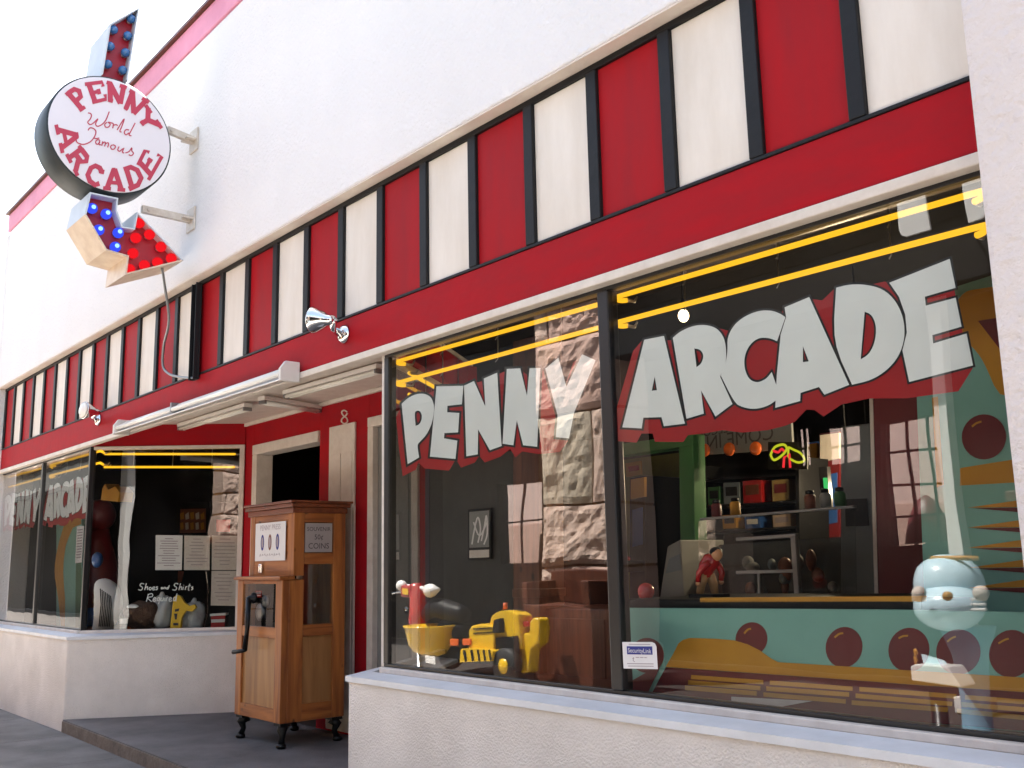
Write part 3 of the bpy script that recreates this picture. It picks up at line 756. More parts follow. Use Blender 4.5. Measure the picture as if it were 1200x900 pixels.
# ------------------------------------------------------------------ floodlights on the fascia
def flood(base_px, head_px, yh, label, aim):
    b = at(*base_px, -.014); r = thing('floodlight', label, 'floodlight', tuple(b), 'floodlights on the fascia')
    MB().lathe(b, (0,-1,0), [(.062,0),(.06,.01),(.045,.03),(.02,.036)], 20).build('mounting_plate', 'chrome', r)
    h = at(*head_px, yh); e = b+Vector((0,-.036,0))
    a = Vector(aim).normalized()
    MB().tube([e, e+(h-a*.07-e)*.35+Vector((0,-.03,0)), h-a*.07], [.022,.022,.026], 12).build('arm', 'chrome', r)
    hd = MB().lathe(h, a, [(.026,-.075),(.032,-.05),(.036,-.03),(.05,-.01),(.078,.045),(.085,.07),(.082,.078)], 24).build('lamp_head', 'chrome', r)
    MB().lathe(h+a*.0785, a, [(.081,0),(.06,.016),(.02,.024),(.001,.025)], 24).build('lens', 'fluor', hd)
flood((404, 392), (379, 375), -.19, 'chrome floodlight above the entry, its cone turned left', (-.8, -.45, .1))
flood((116, 492), (107, 482), -.19, 'silver floodlight at the far end of the fascia, its round lens facing out', (.2, -1, .05))

# ------------------------------------------------------------------ fluorescent lights
fz0 = at(140, 493, -.1).z; xa, xb = at(140, 498, -.12).x, at(338, 435, -.12).x
FX = thing('fluorescent_fixture', 'long white twin-tube fluorescent fixture fixed along the red fascia above the entry', 'light fixture', ((xa+xb)/2, -.05, 2.84))
za, zb2 = 2.775, 2.905
MB().box(xa+.03, xb-.03, -.055, -.0325, za+.03, zb2-.005).prism([(xa+.03, -.056, za+.05), (xa+.03, -.17, za+.012), (xa+.03, -.17, za), (xa+.03, -.056, za+.028)], (xb-xa-.06, 0, 0)).build('housing', 'fixture', FX, .004)
for x_ in (xa, xb-.03):
    MB().prism([(x_, -.034, za-.005), (x_, -.18, za-.005), (x_, -.18, zb2-.05), (x_, -.14, zb2+.005), (x_, -.034, zb2+.005)], (.03, 0, 0)).build('end_cap', 'fixture', FX, .006)
xm = (xa+xb)/2-.3
for y_, z_ in ((-.100, za+.085), (-.148, za+.055)):
    for a_, b_ in ((xa+.031, xm-.01), (xm+.01, xb-.031)):
        MB().tube([(a_, y_, z_), (b_, y_, z_)], .020, 12).build('lamp_tube', 'fluor', FX)
MB().box(xm-.012, xm+.012, -.165, -.0562, za+.03, za+.11).build('lamp_holder', 'steel', FX)
def strip(a, b, label, off):
    a, b = Vector(a), Vector(b); r = thing('strip_light', label, 'light fixture', tuple((a+b)/2), 'strip lights under the entry ceiling')
    d = (b-a).normalized(); n = Vector((-d.y, d.x, 0)); c = (a+b)/2; L_ = (b-a).length/2
    MB().obox(c+Vector((0,0,.012)), d*L_, n*.042, Vector((0,0,.018))).build('housing', 'fixture', r, .005)
    for s_ in (-.021, .021):
        MB().tube([a+n*s_+d*.03+Vector((0,0,-.026)), b+n*s_-d*.03+Vector((0,0,-.026))], .015, 10).build('lamp_tube', 'fluor', r)
    for p in (a+d*.018, b-d*.018):
        MB().obox(p+Vector((0,0,-.024)), d*.012, n*.04, Vector((0,0,.016))).build('lamp_holder', 'steel', r, .003)
zc = 2.975
def atz(px, py, z):
    d = ray(px, py); t = (z-CAM.z)/d.z
    return CAM+d*t
strip(atz(212, 500, zc), atz(291, 476, zc), 'strip light on the entry ceiling nearest the far window', 0)
strip(atz(306, 468, zc), atz(374, 479, zc), 'strip light on the entry ceiling turned to point at the back wall', 0)
strip(atz(336, 462, zc), atz(446, 431, zc), 'strip light on the entry ceiling nearest the lettered near window', 0)
# ------------------------------------------------------------------ penny press
x0, x1, y0, yu, y1 = -8.04, -7.24, .55, .645, 1.12
zb, zl, zt = .355, 1.475, 2.02
PM = thing('coin_press_machine', 'tall orange pine coin press cabinet with crank and iron feet standing on the entry step', 'coin machine', ((x0+x1)/2, (y0+y1)/2, ZE))
def pz(name, mb, m, bevel=.004, par=None, label=None):
    if name in ('stile', 'rail', 'side_rail'):
        for q in mb.pieces(): o = q.build(name, m, par or PM, bevel)
        return o
    o = mb.build(name, m, par or PM, bevel)
    if label: o['label'] = label
    return o
SW = .085
# lower carcass
m_ = MB().box(x0, x0+.10, y0, y0+.05, zb, zl-.03).box(x1-.11, x1, y0, y0+.06, zb, zl-.03)
m_.box(x1-.06, x1, y0+.0602, yu+.095, zb, zl-.031).box(x1-.06, x1, y1-.11, y1, zb, zt).box(x0, x0+.03, y0+.0502, y1-.002, zb, zl-.031)
pz('stile', m_, 'pine')
r_ = MB().box(x0+.1002, x1-.1102, y0+.003, y0+.045, zb, zb+.10).box(x0+.1002, x1-.1102, y0+.003, y0+.045, .99, 1.075).box(x0+.1002, x1-.1102, y0+.003, y0+.045, 1.415, zl-.031)
pz('rail', r_, 'pineh')
r_ = MB()
for a, b in ((zb, zb+.13), (1.0, 1.09), (1.565, 1.655), (1.90, zt)):
    r_.box(x1-.05, x1-.003, yu+.0952, y1-.1102, a, b)
pz('side_rail', r_, wood('orange_pine_side', (.40,.135,.028), (.18,.045,.010), 4, axis=1))
pz('lower_panel', MB().box(x0+.09, x1-.10, y0+.020, y0+.028, zb+.09, 1.0), 'ply', 0)
pz('side_panel', MB().box(x1-.030, x1-.022, yu+.09, y1-.10, zb+.12, 1.01), 'ply', 0)
# ledge and top
pz('ledge', MB().box(x0-.025, x1+.012, y0-.03, yu+.01, zl-.03, zl), 'pineh', .006)
# upper box
u_ = MB().box(x0+.02, x0+.10, yu, yu+.05, zl+.0005, zt).box(x1-.105, x1-.0005, yu, yu+.0945, zl+.0005, zt).box(x0+.02, x0+.05, yu+.0502, y1-.001, zl+.0005, zt)
pz('stile', u_, 'pine')
pz('rail', MB().box(x0+.1002, x1-.1052, yu+.003, yu+.045, zl+.0005, 1.62).box(x0+.1002, x1-.1052, yu+.003, yu+.045, 1.93, zt), 'pineh')
pz('back_board', MB().box(x0, x1-.061, y1-.02, y1-.001, zb, zt), 'ply', 0)
pz('bottom_board', MB().box(x0+.031, x1-.061, y0+.061, y1-.021, zb, zb+.03), 'ply', 0)
cr_ = MB().box(x0-.02, x1+.035, yu-.04, y1+.03, zt+.001, zt+.035)
cr_.prism([(x0+.0, yu-.02, zt-.045), (x1+.015, yu-.02, zt-.045), (x1+.015, y1+.01, zt-.045), (x0+.0, y1+.01, zt-.045)], (0, 0, .0455))
cr_.box(x0-.035, x1+.05, yu-.055, y1+.045, zt+.0355, zt+.055)
pz('crown', cr_, 'crownw', .006)
# glass fronts with the works behind
gp = pz('front_glass', MB().box(x0+.1003, x1-.1103, y0+.012, y0+.016, 1.0755, 1.4145), 'glass', 0)
pz('side_glass', MB().box(x1-.028, x1-.024, yu+.0953, y1-.1103, 1.0905, 1.5645), 'glass', 0)
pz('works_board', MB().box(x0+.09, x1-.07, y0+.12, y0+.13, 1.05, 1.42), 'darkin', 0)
wk = MB()
wk.lathe((x0+.24, y0+.115, 1.18), (0,-1,0), [(.07,0),(.07,.03),(.05,.035),(.02,.05)], 18).lathe((x0+.33, y0+.115, 1.27), (0,-1,0), [(.05,0),(.05,.03),(.02,.04)], 18)
pz('press_wheel', wk, 'steel', 0)
ct = MB().box(x0+.125, x0+.24, y0+.10, y0+.105, 1.30, 1.355)
c_ = pz('red_card', ct, 'redplastic', 0)
mb = MB()
for z_ in (1.315, 1.33, 1.343): mb.box(x0+.135, x0+.23, y0+.098, y0+.0995, z_-.003, z_+.003)
mb.build('card_print', 'paper', c_)
pz('pink_card', MB().box(x1-.17, x1-.115, y0+.10, y0+.105, 1.08, 1.13), 'neonpink' if False else 'signtext', 0)
# crank
mb = MB().lathe((x0+.33, y0-.002, 1.30), (0,-1,0), [(.045,0),(.045,.02),(.025,.03),(.02,.06)], 16)
mb.tube([(x0+.33, y0-.055, 1.31), (x0+.325, y0-.06, 1.05), (x0+.30, y0-.065, .885)], [.022, .018, .022], 10)
mb.tube([(x0+.315, y0-.065, .89), (x0+.30, y0-.075, .885), (x0+.19, y0-.115, .87)], [.014, .016, .017], 10)
pz('crank', mb, 'iron', 0)
# feet
def foot(x_, y_):
    mb = MB(); sx = 1 if x_ > -7.6 else -1; sy = -1 if y_ < .8 else 1
    mb.box(x_-.055, x_+.055, y_-.05, y_+.05, zb-.022, zb-.001)
    mb.tube([(x_-.01*sx, y_-.01*sy, zb-.02), (x_+.02*sx, y_+.02*sy, zb-.06), (x_+.005*sx, y_+.005*sy, zb-.11), (x_+.02*sx, y_+.02*sy, ZE+.03)], [.045, .038, .022, .026], 10)
    mb.lathe((x_+.022*sx, y_+.022*sy, ZE+.001), (0,0,1), [(.03,0),(.042,.012),(.038,.03),(.02,.04)], 12)
    pz('foot', mb, 'iron', 0)
for p in ((x0+.07, y0+.06), (x1-.06, y0+.06), (x0+.07, y1-.06), (x1-.06, y1-.06)): foot(*p)
# cards in the upper frames
cdf = pz('front_sign', MB().box(x0+.125, x1-.135, yu-.006, yu-.002, 1.60, 1.915), 'paper', 0, None, 'white card with three oval coin pictures')
cxm = (x0+.125+x1-.135)/2
pz('upper_panel', MB().box(x0+.09, x1-.10, yu+.01, yu+.02, 1.61, 1.94), 'pineh', 0)
text_mb('PENNY PRESS', (cxm, yu-.0065, 1.872), (1,0,0), (0,0,1), .062, .0005).build('card_print', 'inkfade', cdf)
mb = MB()
for k_ in range(9):
    xx = cxm-.17+k_*.0425; strokes(mb, [[(xx-.012, 1.637+.006*(k_ % 3)), (xx, 1.659-.004*(k_ % 2)), (xx+.012, 1.64+.005*(k_ % 2))]], lambda u, v: Vector((u, yu-.0065, v)), .0035, (0, -.0005, 0))
mb.build('card_print', 'inkfade', cdf)
for k_, xx in enumerate((cxm-.135, cxm, cxm+.135)):
    mb = MB(); pts = [(xx+.030*math.cos(q*math.pi/12), yu-.0068, 1.752+.066*math.sin(q*math.pi/12)) for q in range(24)]
    mb.prism(pts, (0, -.0006, 0)); mb.use(1).prism([(xx+(p[0]-xx)*.6, yu-.0076, 1.752+(p[2]-1.752)*.68) for p in pts], (0, -.0005, 0))
    mb.build('oval_picture', ['inkblue' if k_ != 1 else 'crownw', 'inkfade'], cdf)
cds = pz('side_sign', MB().box(x1+.0005-.02, x1-.012, yu+.1055, y1-.12, 1.66, 1.895), mat('grey_card', (.36,.33,.33), .6), 0, None, 'grey card reading SOUVENIR 50¢ COINS')
ym = (yu+.1055+y1-.12)/2
for t_, z_, s_ in (('SOUVENIR', 1.845, .046), ('50¢', 1.78, .058), ('COINS', 1.708, .064)):
    text_mb(t_, (x1-.0115, ym, z_), (0,1,0), (0,0,1), s_, .0005).build('card_print', 'ink', cds)
pz('coin_slot', MB().box(x0+.22, x0+.27, yu-.02, yu-.001, 1.50, 1.575).box(x0+.235, x0+.255, yu-.03, yu-.0202, 1.515, 1.56), 'chrome', .004)

# ------------------------------------------------------------------ papers and lettering on the far return window
dL = (AR-AL).normalized(); nL = Vector((dL.y, -dL.x, 0))
P0 = AL - nL*.012                          # inner face of the pane
def rp(u, v, off=0.0): return atp(u, v, AL-nL*(.012+off), nL)
def sheet(q, label, lines, name='posted_paper', m='oldpaper', off=.0, cat='paper notice', group='papers taped inside the angled window'):
    pts = [rp(u, v, .002+off) for u, v in q]
    r = thing(name, label, cat, tuple(sum(pts, Vector())/4), group)
    b = MB().prism(pts, -nL*.001).build('sheet', m, r)
    mb = MB()
    for fy, xa_, xb_ in lines:
        a = pts[0].lerp(pts[3], fy); c = pts[1].lerp(pts[2], fy); h = (pts[3]-pts[0])*.012
        mb.hexa([a.lerp(c, xa_)+nL*.0004-h, a.lerp(c, xb_)+nL*.0004-h, a.lerp(c, xb_)+nL*.0004+h, a.lerp(c, xa_)+nL*.0004+h],
                [a.lerp(c, xa_)+nL*.0009-h, a.lerp(c, xb_)+nL*.0009-h, a.lerp(c, xb_)+nL*.0009+h, a.lerp(c, xa_)+nL*.0009+h])
    mb.build('print', 'inkfade', b)
def ln(seed, n):
    random.seed(seed); out = []
    for i in range(n):
        w = random.uniform(.2, .44); out.append((.1+.84*i/n, .5-w*(.6 if i in (0, n-1) else 1), .5+w*(.6 if i in (0, n-1) else 1)))
    return out
sheet([(182.5,627),(214,627.5),(213,668),(182,668)], 'printed paper notice taped in the angled window, leftmost of its row', ln(3, 12), m='paper')
sheet([(216,627.5),(246,628),(245.5,668),(215.5,668)], 'printed paper notice taped in the angled window, middle of its row', ln(4, 9))
sheet([(248.5,627.5),(279,628),(278,668),(248,668)], 'printed paper notice in the angled window directly above another sheet', ln(5, 8))
sheet([(248,669),(277.5,669),(276,710),(247,709.5)], 'printed paper notice taped below the row of three sheets', ln(6, 8), off=.001)
sheet([(254,609),(270,609),(269,623),(253.5,623)], 'small square red sticker above the taped papers', [], 'window_sticker', 'redplastic', cat='sticker')
def fp(u, v, y=.0535): return at(u, v, y)
pts = [fp(90, 617), fp(98.5, 616), fp(96, 659), fp(88, 660)]
r = thing('posted_paper', 'tall narrow white notice taped in the far front window by the corner', 'paper notice', tuple(pts[0]))
MB().prism(pts, (0, .001, 0)).build('sheet', 'paper', r)
mb = MB()
for i in range(11):
    a = pts[0].lerp(pts[3], .1+.075*i); c = pts[1].lerp(pts[2], .1+.075*i)
    mb.hexa([a.lerp(c,.15)+Vector((0,-.0004,-.008)), a.lerp(c,.85)+Vector((0,-.0004,-.008)), a.lerp(c,.85)+Vector((0,-.0004,.006)), a.lerp(c,.15)+Vector((0,-.0004,.006))],
            [a.lerp(c,.15)+Vector((0,-.0009,-.008)), a.lerp(c,.85)+Vector((0,-.0009,-.008)), a.lerp(c,.85)+Vector((0,-.0009,.006)), a.lerp(c,.15)+Vector((0,-.0009,.006))])
mb.build('print', 'inkfade', r)
def fl2(u, v): return rp(160+u, 680+v, .0)
W1 = {  # hand painted script, picture units from (160, 680)
 'Shoes': [[(9,4.5),(6,3.6),(4,6),(7,8.5),(5.6,11.5),(2,11)],[(11.5,3.5),(9.5,11.5)],[(10,9),(13,7.4),(12.6,11.4)],[(16,8),(14.5,10),(16,11.4),(17.6,9.6),(16,8)],[(18.6,9.8),(21.4,9),(20.6,7.6),(18.8,9),(19.4,11.4),(22,10.6)],[(25,7.8),(23,8),(24.6,10),(22.6,11.4)]],
 'and': [[(30.6,8.4),(29,8.6),(29.2,10.2),(30.8,9.6),(31,8.2)],[(32,10.4),(32.6,8.2),(34,8.6),(33.8,10.2)],[(37.4,8.4),(35.6,8.8),(35.6,10.2),(37,9.8),(38.4,6)]],
 'Shirts': [[(49,4.5),(46,3.6),(44,6),(47,8.5),(45.6,11.5),(42,11)],[(51.6,3.5),(49.6,11.5)],[(50,9),(52.6,7.4),(52.4,11.4)],[(54.8,7.6),(54,11.4)],[(55.2,5.8),(55.4,5.4)],[(57,11.4),(57.8,7.8),(59.6,7.8)],[(62.4,4),(60.6,11),(62,11.4)],[(60.4,6.8),(63.6,6.4)],[(66.4,7.8),(64.4,8.2),(66,10),(64,11.4)]],
 'Required': [[(14,16),(11.5,25)],[(13,17),(18,15.6),(18.6,19),(13,20.4),(17.6,25)],[(19.6,22.6),(22.6,21.6),(21.6,20),(19.6,22),(20.4,24.8),(23,23.6)],[(27,20.4),(24.6,21),(24.6,23.8),(26.4,23),(27.4,20.4),(25.8,28)],[(29,20.4),(28.4,24),(30.8,23.6),(31.6,20.2),(31,24.6)],[(33.4,20.4),(33,24.6)],[(34.6,24.6),(35.4,20.6),(37,20.6)],[(38.2,22.4),(41,21.6),(40,20),(38.2,22),(39,24.8),(41.6,23.6)],[(46,20.2),(43.4,20.8),(43.4,23.8),(45.4,23),(47.4,15.4),(46,24.6)]]}
for wd, sl in W1.items():
    mb = MB()
    for i, l in enumerate(sl):
        strokes(mb, [smoothline(l, 3)], lambda u, v, i=i: rp(160+u, 680+v, .0015+.0003*i), .55, -nL*.0002)
    o = mb.build('painted_script', 'letter', RL); o['label'] = 'white script word ' + wd

# sticker on the near window
q = [(729.3,752.3),(764,752.3),(767.5,754),(769.3,757.5),(771,784.2),(731,783.3)]
pts = [at(u, v, GY-.0215) for u, v in q]
r = thing('window_sticker', 'small white alarm company sticker at the foot of the near window mullion', 'sticker', tuple(pts[0]))
b = MB().prism(pts, (0, -.0012, 0)).build('sticker_sheet', 'paper', r)
qs = [at(u, v, GY-.0232) for u, v in ((734.5,757.3),(764.3,757.5),(764.8,767.2),(735,766.8))]
MB().prism(qs, (0, -.0006, 0)).build('blue_band', 'inkblue', b)
cc = sum(qs, Vector())/4
text_mb('SecurityLink', (cc.x, GY-.0244, cc.z-.002), (1,0,0.02), (0,0,1), (qs[1]-qs[0]).length*.185, .0002).build('band_lettering', 'paper', b)
mb = MB()
def fs(u, v): return at(u, v, GY-.0232)
strokes(mb, [smoothline([(741,772),(743,770.5),(742,774),(744,775.5)], 3)], fs, .35, (0, -.0005, 0))
strokes(mb, [[(745,770.4),(749,770.5)], [(750,770.5),(754,770.6)], [(755,770.6),(758,770.7)], [(735,777.6),(766,778)], [(736,780.5),(766,780.8)], [(737,755),(762,755.2)]], fs, .45, (0, -.0005, 0))
mb.build('fine_print', 'inkfade', b)
# ------------------------------------------------------------------ inside the near window
# display floor behind both windows
dsk = wallprism([(-4.7, .062), (-1.2, .062), (-1.2, .9), (-5.4, .9)], .84, .905)
wallprism([(-13.9, .062), (-10.55, .062), (-9.75, 1.27), (-13.9, 1.27)], .84, .905, dsk)
P('display_floor', dsk, 'darkwood')
# painted low partition with the car picture
YM = .20
pan = thing('painted_partition', 'low teal partition painted with a mustard and maroon car, standing behind the near window', 'painted panel', tuple(at(960, 780, YM)))
bd = MB()
bd.prism([at(u, v, YM) for u, v in ((733,712.5),(1040,714.5),(1215,718),(1215,900),(733,838))], (0, .03, 0))
bo = bd.build('board', 'teal', pan)
def lay(polys, name, m, k, lab=None):
    mb = MB()
    for p in polys: mb.prism([at(u, v, YM-.002-.002*k) for u, v in p], (0, .0012, 0))
    o = mb.build(name, m, bo)
    if lab: o['label'] = lab
def ell(cx, cy, rx, ry, rot=0, n=28): return [(cx+rx*math.cos(q)*math.cos(rot)-ry*math.sin(q)*math.sin(rot), cy+rx*math.cos(q)*math.sin(rot)+ry*math.sin(q)*math.cos(rot)) for q in [2*math.pi*i/n for i in range(n)]]
lay([ell(758,768,20,20.5), ell(880.5,749,18.6,20,.3), ell(989,758.5,21.5,24,.2), ell(1065,761.5,24,26,.2), ell(1123,764,26,26.5,.2), ell(1185,766,26,28,.2)], 'painted_disc', 'maroon', 0)
hl = MB(); strokes(hl, [smoothline(l, 4) for l in ([(872,742.5),(876,738),(880,736.8)],[(978,747),(983,743),(988,742)],[(1053,748),(1058,745.5),(1064,745)],[(1110,752),(1115,748),(1120,746)],[(1170,754),(1177,750),(1182,748.5)])], lambda u, v: at(u, v, YM-.0045), 1.1, (0, .001, 0)); hl.build('disc_highlight', 'gold', bo)
z7 = lambda p: Z(720, 700, 5, p); z8 = lambda p: Z(960, 700, 5, p)
lay([[(780,781.5),(789,766),(795,754),(800,750),(808,747.6),(840,748.6),(860,750.4),(876,755),(890,762),(904,772),(912,776),(960,779),(1080,786.5),(1215,795),(1215,812),(1080,803),(960,794)]], 'car_roof', 'gold', 1)
lay([[(780,782),(960,794.2),(1080,803.2),(1215,812.2),(1215,858),(1100,848),(960,836.5),(858,821),(762,816)], z7([(90,495),(275,390),(188,575),(85,592)])], 'car_side', 'maroon', 2)
G = [z7([(450,455),(872,485),(872,510),(448,479)]), z7([(432,485),(855,520),(855,546),(430,511)]), z7([(413,516),(833,550),(833,577),(413,543)]),
     [(902,797.4),(999,804.6),(999,809.6),(902,802.4)], [(898,804.4),(995,811.4),(995,816.6),(898,809.6)], [(894.5,811.4),(991,819.4),(991,824.6),(894.5,816.4)],
     z8([(235,525),(803,567),(803,594),(235,551)]), z8([(213,563),(780,612),(778,638),(213,590)]), z8([(190,603),(755,646),(752,673),(190,630)]),
     z8([(855,572),(1270,605),(1270,632),(855,599)]), z8([(833,614),(1270,650),(1270,678),(833,641)]), z8([(806,652),(1270,698),(1270,726),(806,680)])]
lay(G, 'speed_stripe', 'gold', 3)
lay([[(857,816.5),(952,821.5),(900,831),(878,835),(857,833)]], 'bare_wood_patch', 'oldpaper', 3.6)
mbx = MB(); mbx.prism([at(u, v, YM-.03) for u, v in ((727,816),(857,822),(960,838),(1100,850),(1215,860),(1215,905),(727,842))], (0, .01, 0)); mbx.build('plinth', 'darkin', pan)
# counter top behind it
ct = thing('counter_top', 'black edged counter top with a varnished wooden lip above the teal partition', 'counter', tuple(at(900, 706, .30)))
a, b = at(733, 711, .235), at(1040, 714, .235); 
MB().prism([at(733,702,.235), at(1080,704,.235), at(1080,715.5,.235), at(733,713,.235)], (0, .75, 0)).build('top', 'black', ct, .004)
MB().prism([at(820,700.5,.235), at(1080,698.5,.235), at(1080,705.5,.235), at(820,706.5,.235)], (0, .04, 0)).build('wood_lip', 'gold', ct, .003)

# tall teal panel with mustard spikes at the right
YT = .62
tp = thing('painted_screen', 'tall teal screen with a maroon disc and mustard spikes beside the stucco pier', 'painted panel', tuple(at(1150, 560, YT)))
MB().prism([at(u, v, YT) for u, v in ((1070,352),(1240,298),(1240,780),(1085,745))], (0, .03, 0)).build('board', 'teal', tp)
def layt(polys, name, m, k):
    mb = MB()
    for p in polys: mb.prism([at(u, v, YT-.002-.002*k) for u, v in p], (0, .0012, 0))
    mb.build(name, m, tp)
layt([smoothline([(1110,372),(1128,345),(1150,338),(1215,330)], 4)+[(1215,470),(1172,462)]+smoothline([(1165,452),(1150,420),(1132,400),(1110,385)], 4), [(1092,466),(1099,465),(1106,568),(1098,571)], [(1125,549),(1128,548),(1215,534),(1215,564),(1125,569)]]
     + [[(1134,594+k*23.5+1),(1215,583+k*23.5),(1215,594+k*23.5),] for k in range(5)], 'mustard_shape', 'gold', 0)
layt([ell(1153,512,26,26.5,.2), [(1146,376),(1215,365),(1215,440),(1180,420)]] + [[(1140,595.6+k*23.5),(1215,594.6+k*23.5),(1215,602+k*23.5)] for k in range(5)], 'maroon_shape', 'maroon', 1)
hl = MB(); strokes(hl, [smoothline([(1139,500),(1144,496),(1150,494)], 4)], lambda u, v: at(u, v, YT-.0065), 1.1, (0, .001, 0)); hl.build('disc_highlight', 'gold', tp)

# maroon wall with cream edge, dark cabinet beside it
YR = 1.05
mw = thing('maroon_partition', 'maroon partition wall with a thin cream edge inside the near window', 'partition', tuple(at(1050, 600, YR)))
MB().prism([at(u, v, YR) for u, v in ((1022,440),(1110,420),(1115,760),(1030,745))], (0, .08, 0)).build('panel', 'maroon', mw)
MB().prism([at(u, v, YR-.004) for u, v in ((1018,440),(1022.2,440),(1030.2,745),(1026,745))], (0, .09, 0)).build('edge_strip', 'cream', mw)
dc = thing('arcade_cabinet', 'dark grey upright cabinet beside the maroon partition', 'arcade cabinet', tuple(at(1010, 620, 1.5)))
MB().prism([at(u, v, 1.5) for u, v in ((985,500),(1019,496),(1030,760),(985,760))], (0, .6, 0)).build('case', 'greyblue', dc, .01)
MB().prism([at(u, v, 1.494) for u, v in ((990,585),(1016,584),(1018,616),(991,617))], (0, .004, 0)).build('screen', 'black', dc)

# green doorway
YG = 1.7
gd = thing('green_door_frame', 'green wooden door frame inside the shop beneath the letter A', 'door frame', tuple(at(770, 600, YG)))
MB().prism([at(u, v, YG) for u, v in ((795,512),(812,512),(817,745),(799,745))], (0, .12, 0)).build('jamb', 'green', gd, .006)
MB().prism([at(u, v, YG-.003) for u, v in ((722,521),(812,508),(812,522),(722,535))], (0, .12, 0)).build('head', 'green', gd, .006)
YO = 3.6
ow = thing('olive_wall', 'olive painted wall seen through the green doorway', 'wall', tuple(at(765, 620, YO)))
MB().prism([at(u, v, YO) for u, v in ((722,540),(800,530),(806,745),(722,745))], (0, .1, 0)).build('surface', 'olive', ow)
fr = thing('wall_board', 'pale grey board hung on the olive wall', 'board', tuple(at(765, 592, YO-.1)))
MB().prism([at(u, v, YO-.08) for u, v in ((755,574),(777,572),(779,607),(757,609))], (0, .05, 0)).build('sheet', 'greyblue', fr, .005)
MB().prism([at(u, v, YO-.085) for u, v in ((777,592),(786,591),(786.5,596),(777.5,597))], (0, .004, 0)).build('label', 'gold', fr)
ro = thing('tall_cabinet', 'reddish brown tall cabinet in the green doorway', 'cabinet', tuple(at(776, 660, 3.0)))
MB().prism([at(u, v, 3.0) for u, v in ((766,610),(779,608),(786,745),(768,745))], (0, .4, 0)).build('case', 'crownw', ro, .01)
MB().prism([at(u, v, 2.994) for u, v in ((769,620),(777,619),(779,640),(771,641))], (0, .004, 0)).build('front_panel', 'gold', ro)
cl = thing('claw_cabinet', 'grey slanted game cabinet behind the counter near the green jamb', 'game cabinet', tuple(at(785, 680, 1.25)))
MB().prism([at(u, v, 1.25) for u, v in ((782,640),(797,632),(803,720),(770,720))], (0, .4, 0)).build('case', 'grey', cl, .01)
MB().prism([at(u, v, 1.245) for u, v in ((784,655),(796,649),(798,668),(780,672))], (0, .004, 0)).build('marquee', 'greyblue', cl)
rb = thing('red_ball', 'shiny red ball resting on the counter top', 'ball', tuple(at(757, 693, .42)))
p = at(757, 693, .42); MB().ball(p, .042).build('ball_shell', 'redplastic', rb); MB().lathe(p+Vector((0,0,-.055)), (0,0,1), [(.03,0),(.03,.012),(.018,.02)]).build('ball_base', 'black', rb)

# board inside standing in for a sign's reflection, hence the mirrored writing
YSB = 2.2
sb = thing('reflection_board', 'dark board with mirror-written EVERYONE WELCOME COME IN, standing in for a reflected sign', 'sign', tuple(at(866, 508, YSB)))
MB().prism([at(u, v, YSB) for u, v in ((806,494),(926,480),(929,526),(808,534))], (0, .02, 0)).build('board', mat('dim_sign_board', (.17,.175,.17), .7), sb)
for t_, (u, v), s_ in (('EVERYONE WELCOME', (868, 499.5), .085), ('COME IN', (866, 514), .135)):
    text_mb(t_, tuple(at(u, v, YSB-.003)), (1, 0, .03), (0, 0, 1), s_, 0, mirror=True).build('lettering', 'ink', sb)
mb = MB()
for u in (826, 855, 886): mb.lathe(at(u, 527.5-(u-826)*.035, YSB-.02), (0,-1,0), [(.045,0),(.045,.01),(.03,.02)], 14)
mb.build('round_knob', 'orangeplastic', sb)
# prize shelves
YSH = 2.5
shf = thing('prize_shelf', 'dark shelf unit holding boxes under the mirrored welcome board', 'shelf', tuple(at(872, 600, YSH)))
mb = MB()
for v in (558, 590, 620): mb.prism([at(812, v+3, YSH), at(936, v-4, YSH), at(936, v-1, YSH), at(812, v+6, YSH)], (0, .35, 0))
mb.prism([at(810,545,YSH), at(814,545,YSH), at(816,720,YSH), at(812,720,YSH)], (0,.35,0)); mb.prism([at(932,535,YSH), at(936,535,YSH), at(938,720,YSH), at(934,720,YSH)], (0,.35,0))
mb.build('shelf_frame', 'iron', shf)
MB().prism([at(814,545,YSH+.33), at(934,540,YSH+.33), at(936,720,YSH+.33), at(814,720,YSH+.33)], (0,.02,0)).build('shelf_back', 'darkin', shf)
def bx(q, m, lab, name='game_box', cat='box', y=YSH+.05, d=.14, deco=None):
    r = thing(name, lab, cat, tuple(at(*q[3], y)), 'boxes on the prize shelf')
    b = MB().prism([at(u, v, y) for u, v in q], (0, d, 0)).build('carton', m, r, .004)
    (u0, v0), (u1, v1), (u2, v2), (u3, v3) = q
    mm = lambda t, s: ((u0*(1-t)+u1*t)*(1-s)+(u3*(1-t)+u2*t)*s, (v0*(1-t)+v1*t)*(1-s)+(v3*(1-t)+v2*t)*s)
    MB().prism([at(*mm(t, s), y-.003) for t, s in ((.15,.2),(.85,.2),(.85,.62),(.15,.62))], (0,.002,0)).build('cover_art', deco or 'ink', r)
bx([(870,563.5),(892,562),(893,589),(871,591)], 'redplastic', 'bright red game box on the prize shelf', deco='crownw')
bx([(904,563),(924,561),(925,586),(905,588)], mat('ochre_box', (.30,.2,.06), .6), 'ochre game box on the prize shelf', deco='maroon')
bx([(847,566),(866,565),(867,590),(848,591)], 'greyblue', 'slate grey game box on the prize shelf', deco='black')
bx([(829,571),(843,570),(844,592),(830,593)], 'green', 'green game box on the prize shelf', deco='black')
bx([(872,606),(890,605),(891,619),(873,620)], 'bluedark', 'low blue box on the bottom prize shelf', deco='paper')
bx([(846,604),(862,603),(863,619),(847,620)], 'gold', 'mustard coloured box on the bottom prize shelf', deco='ink')
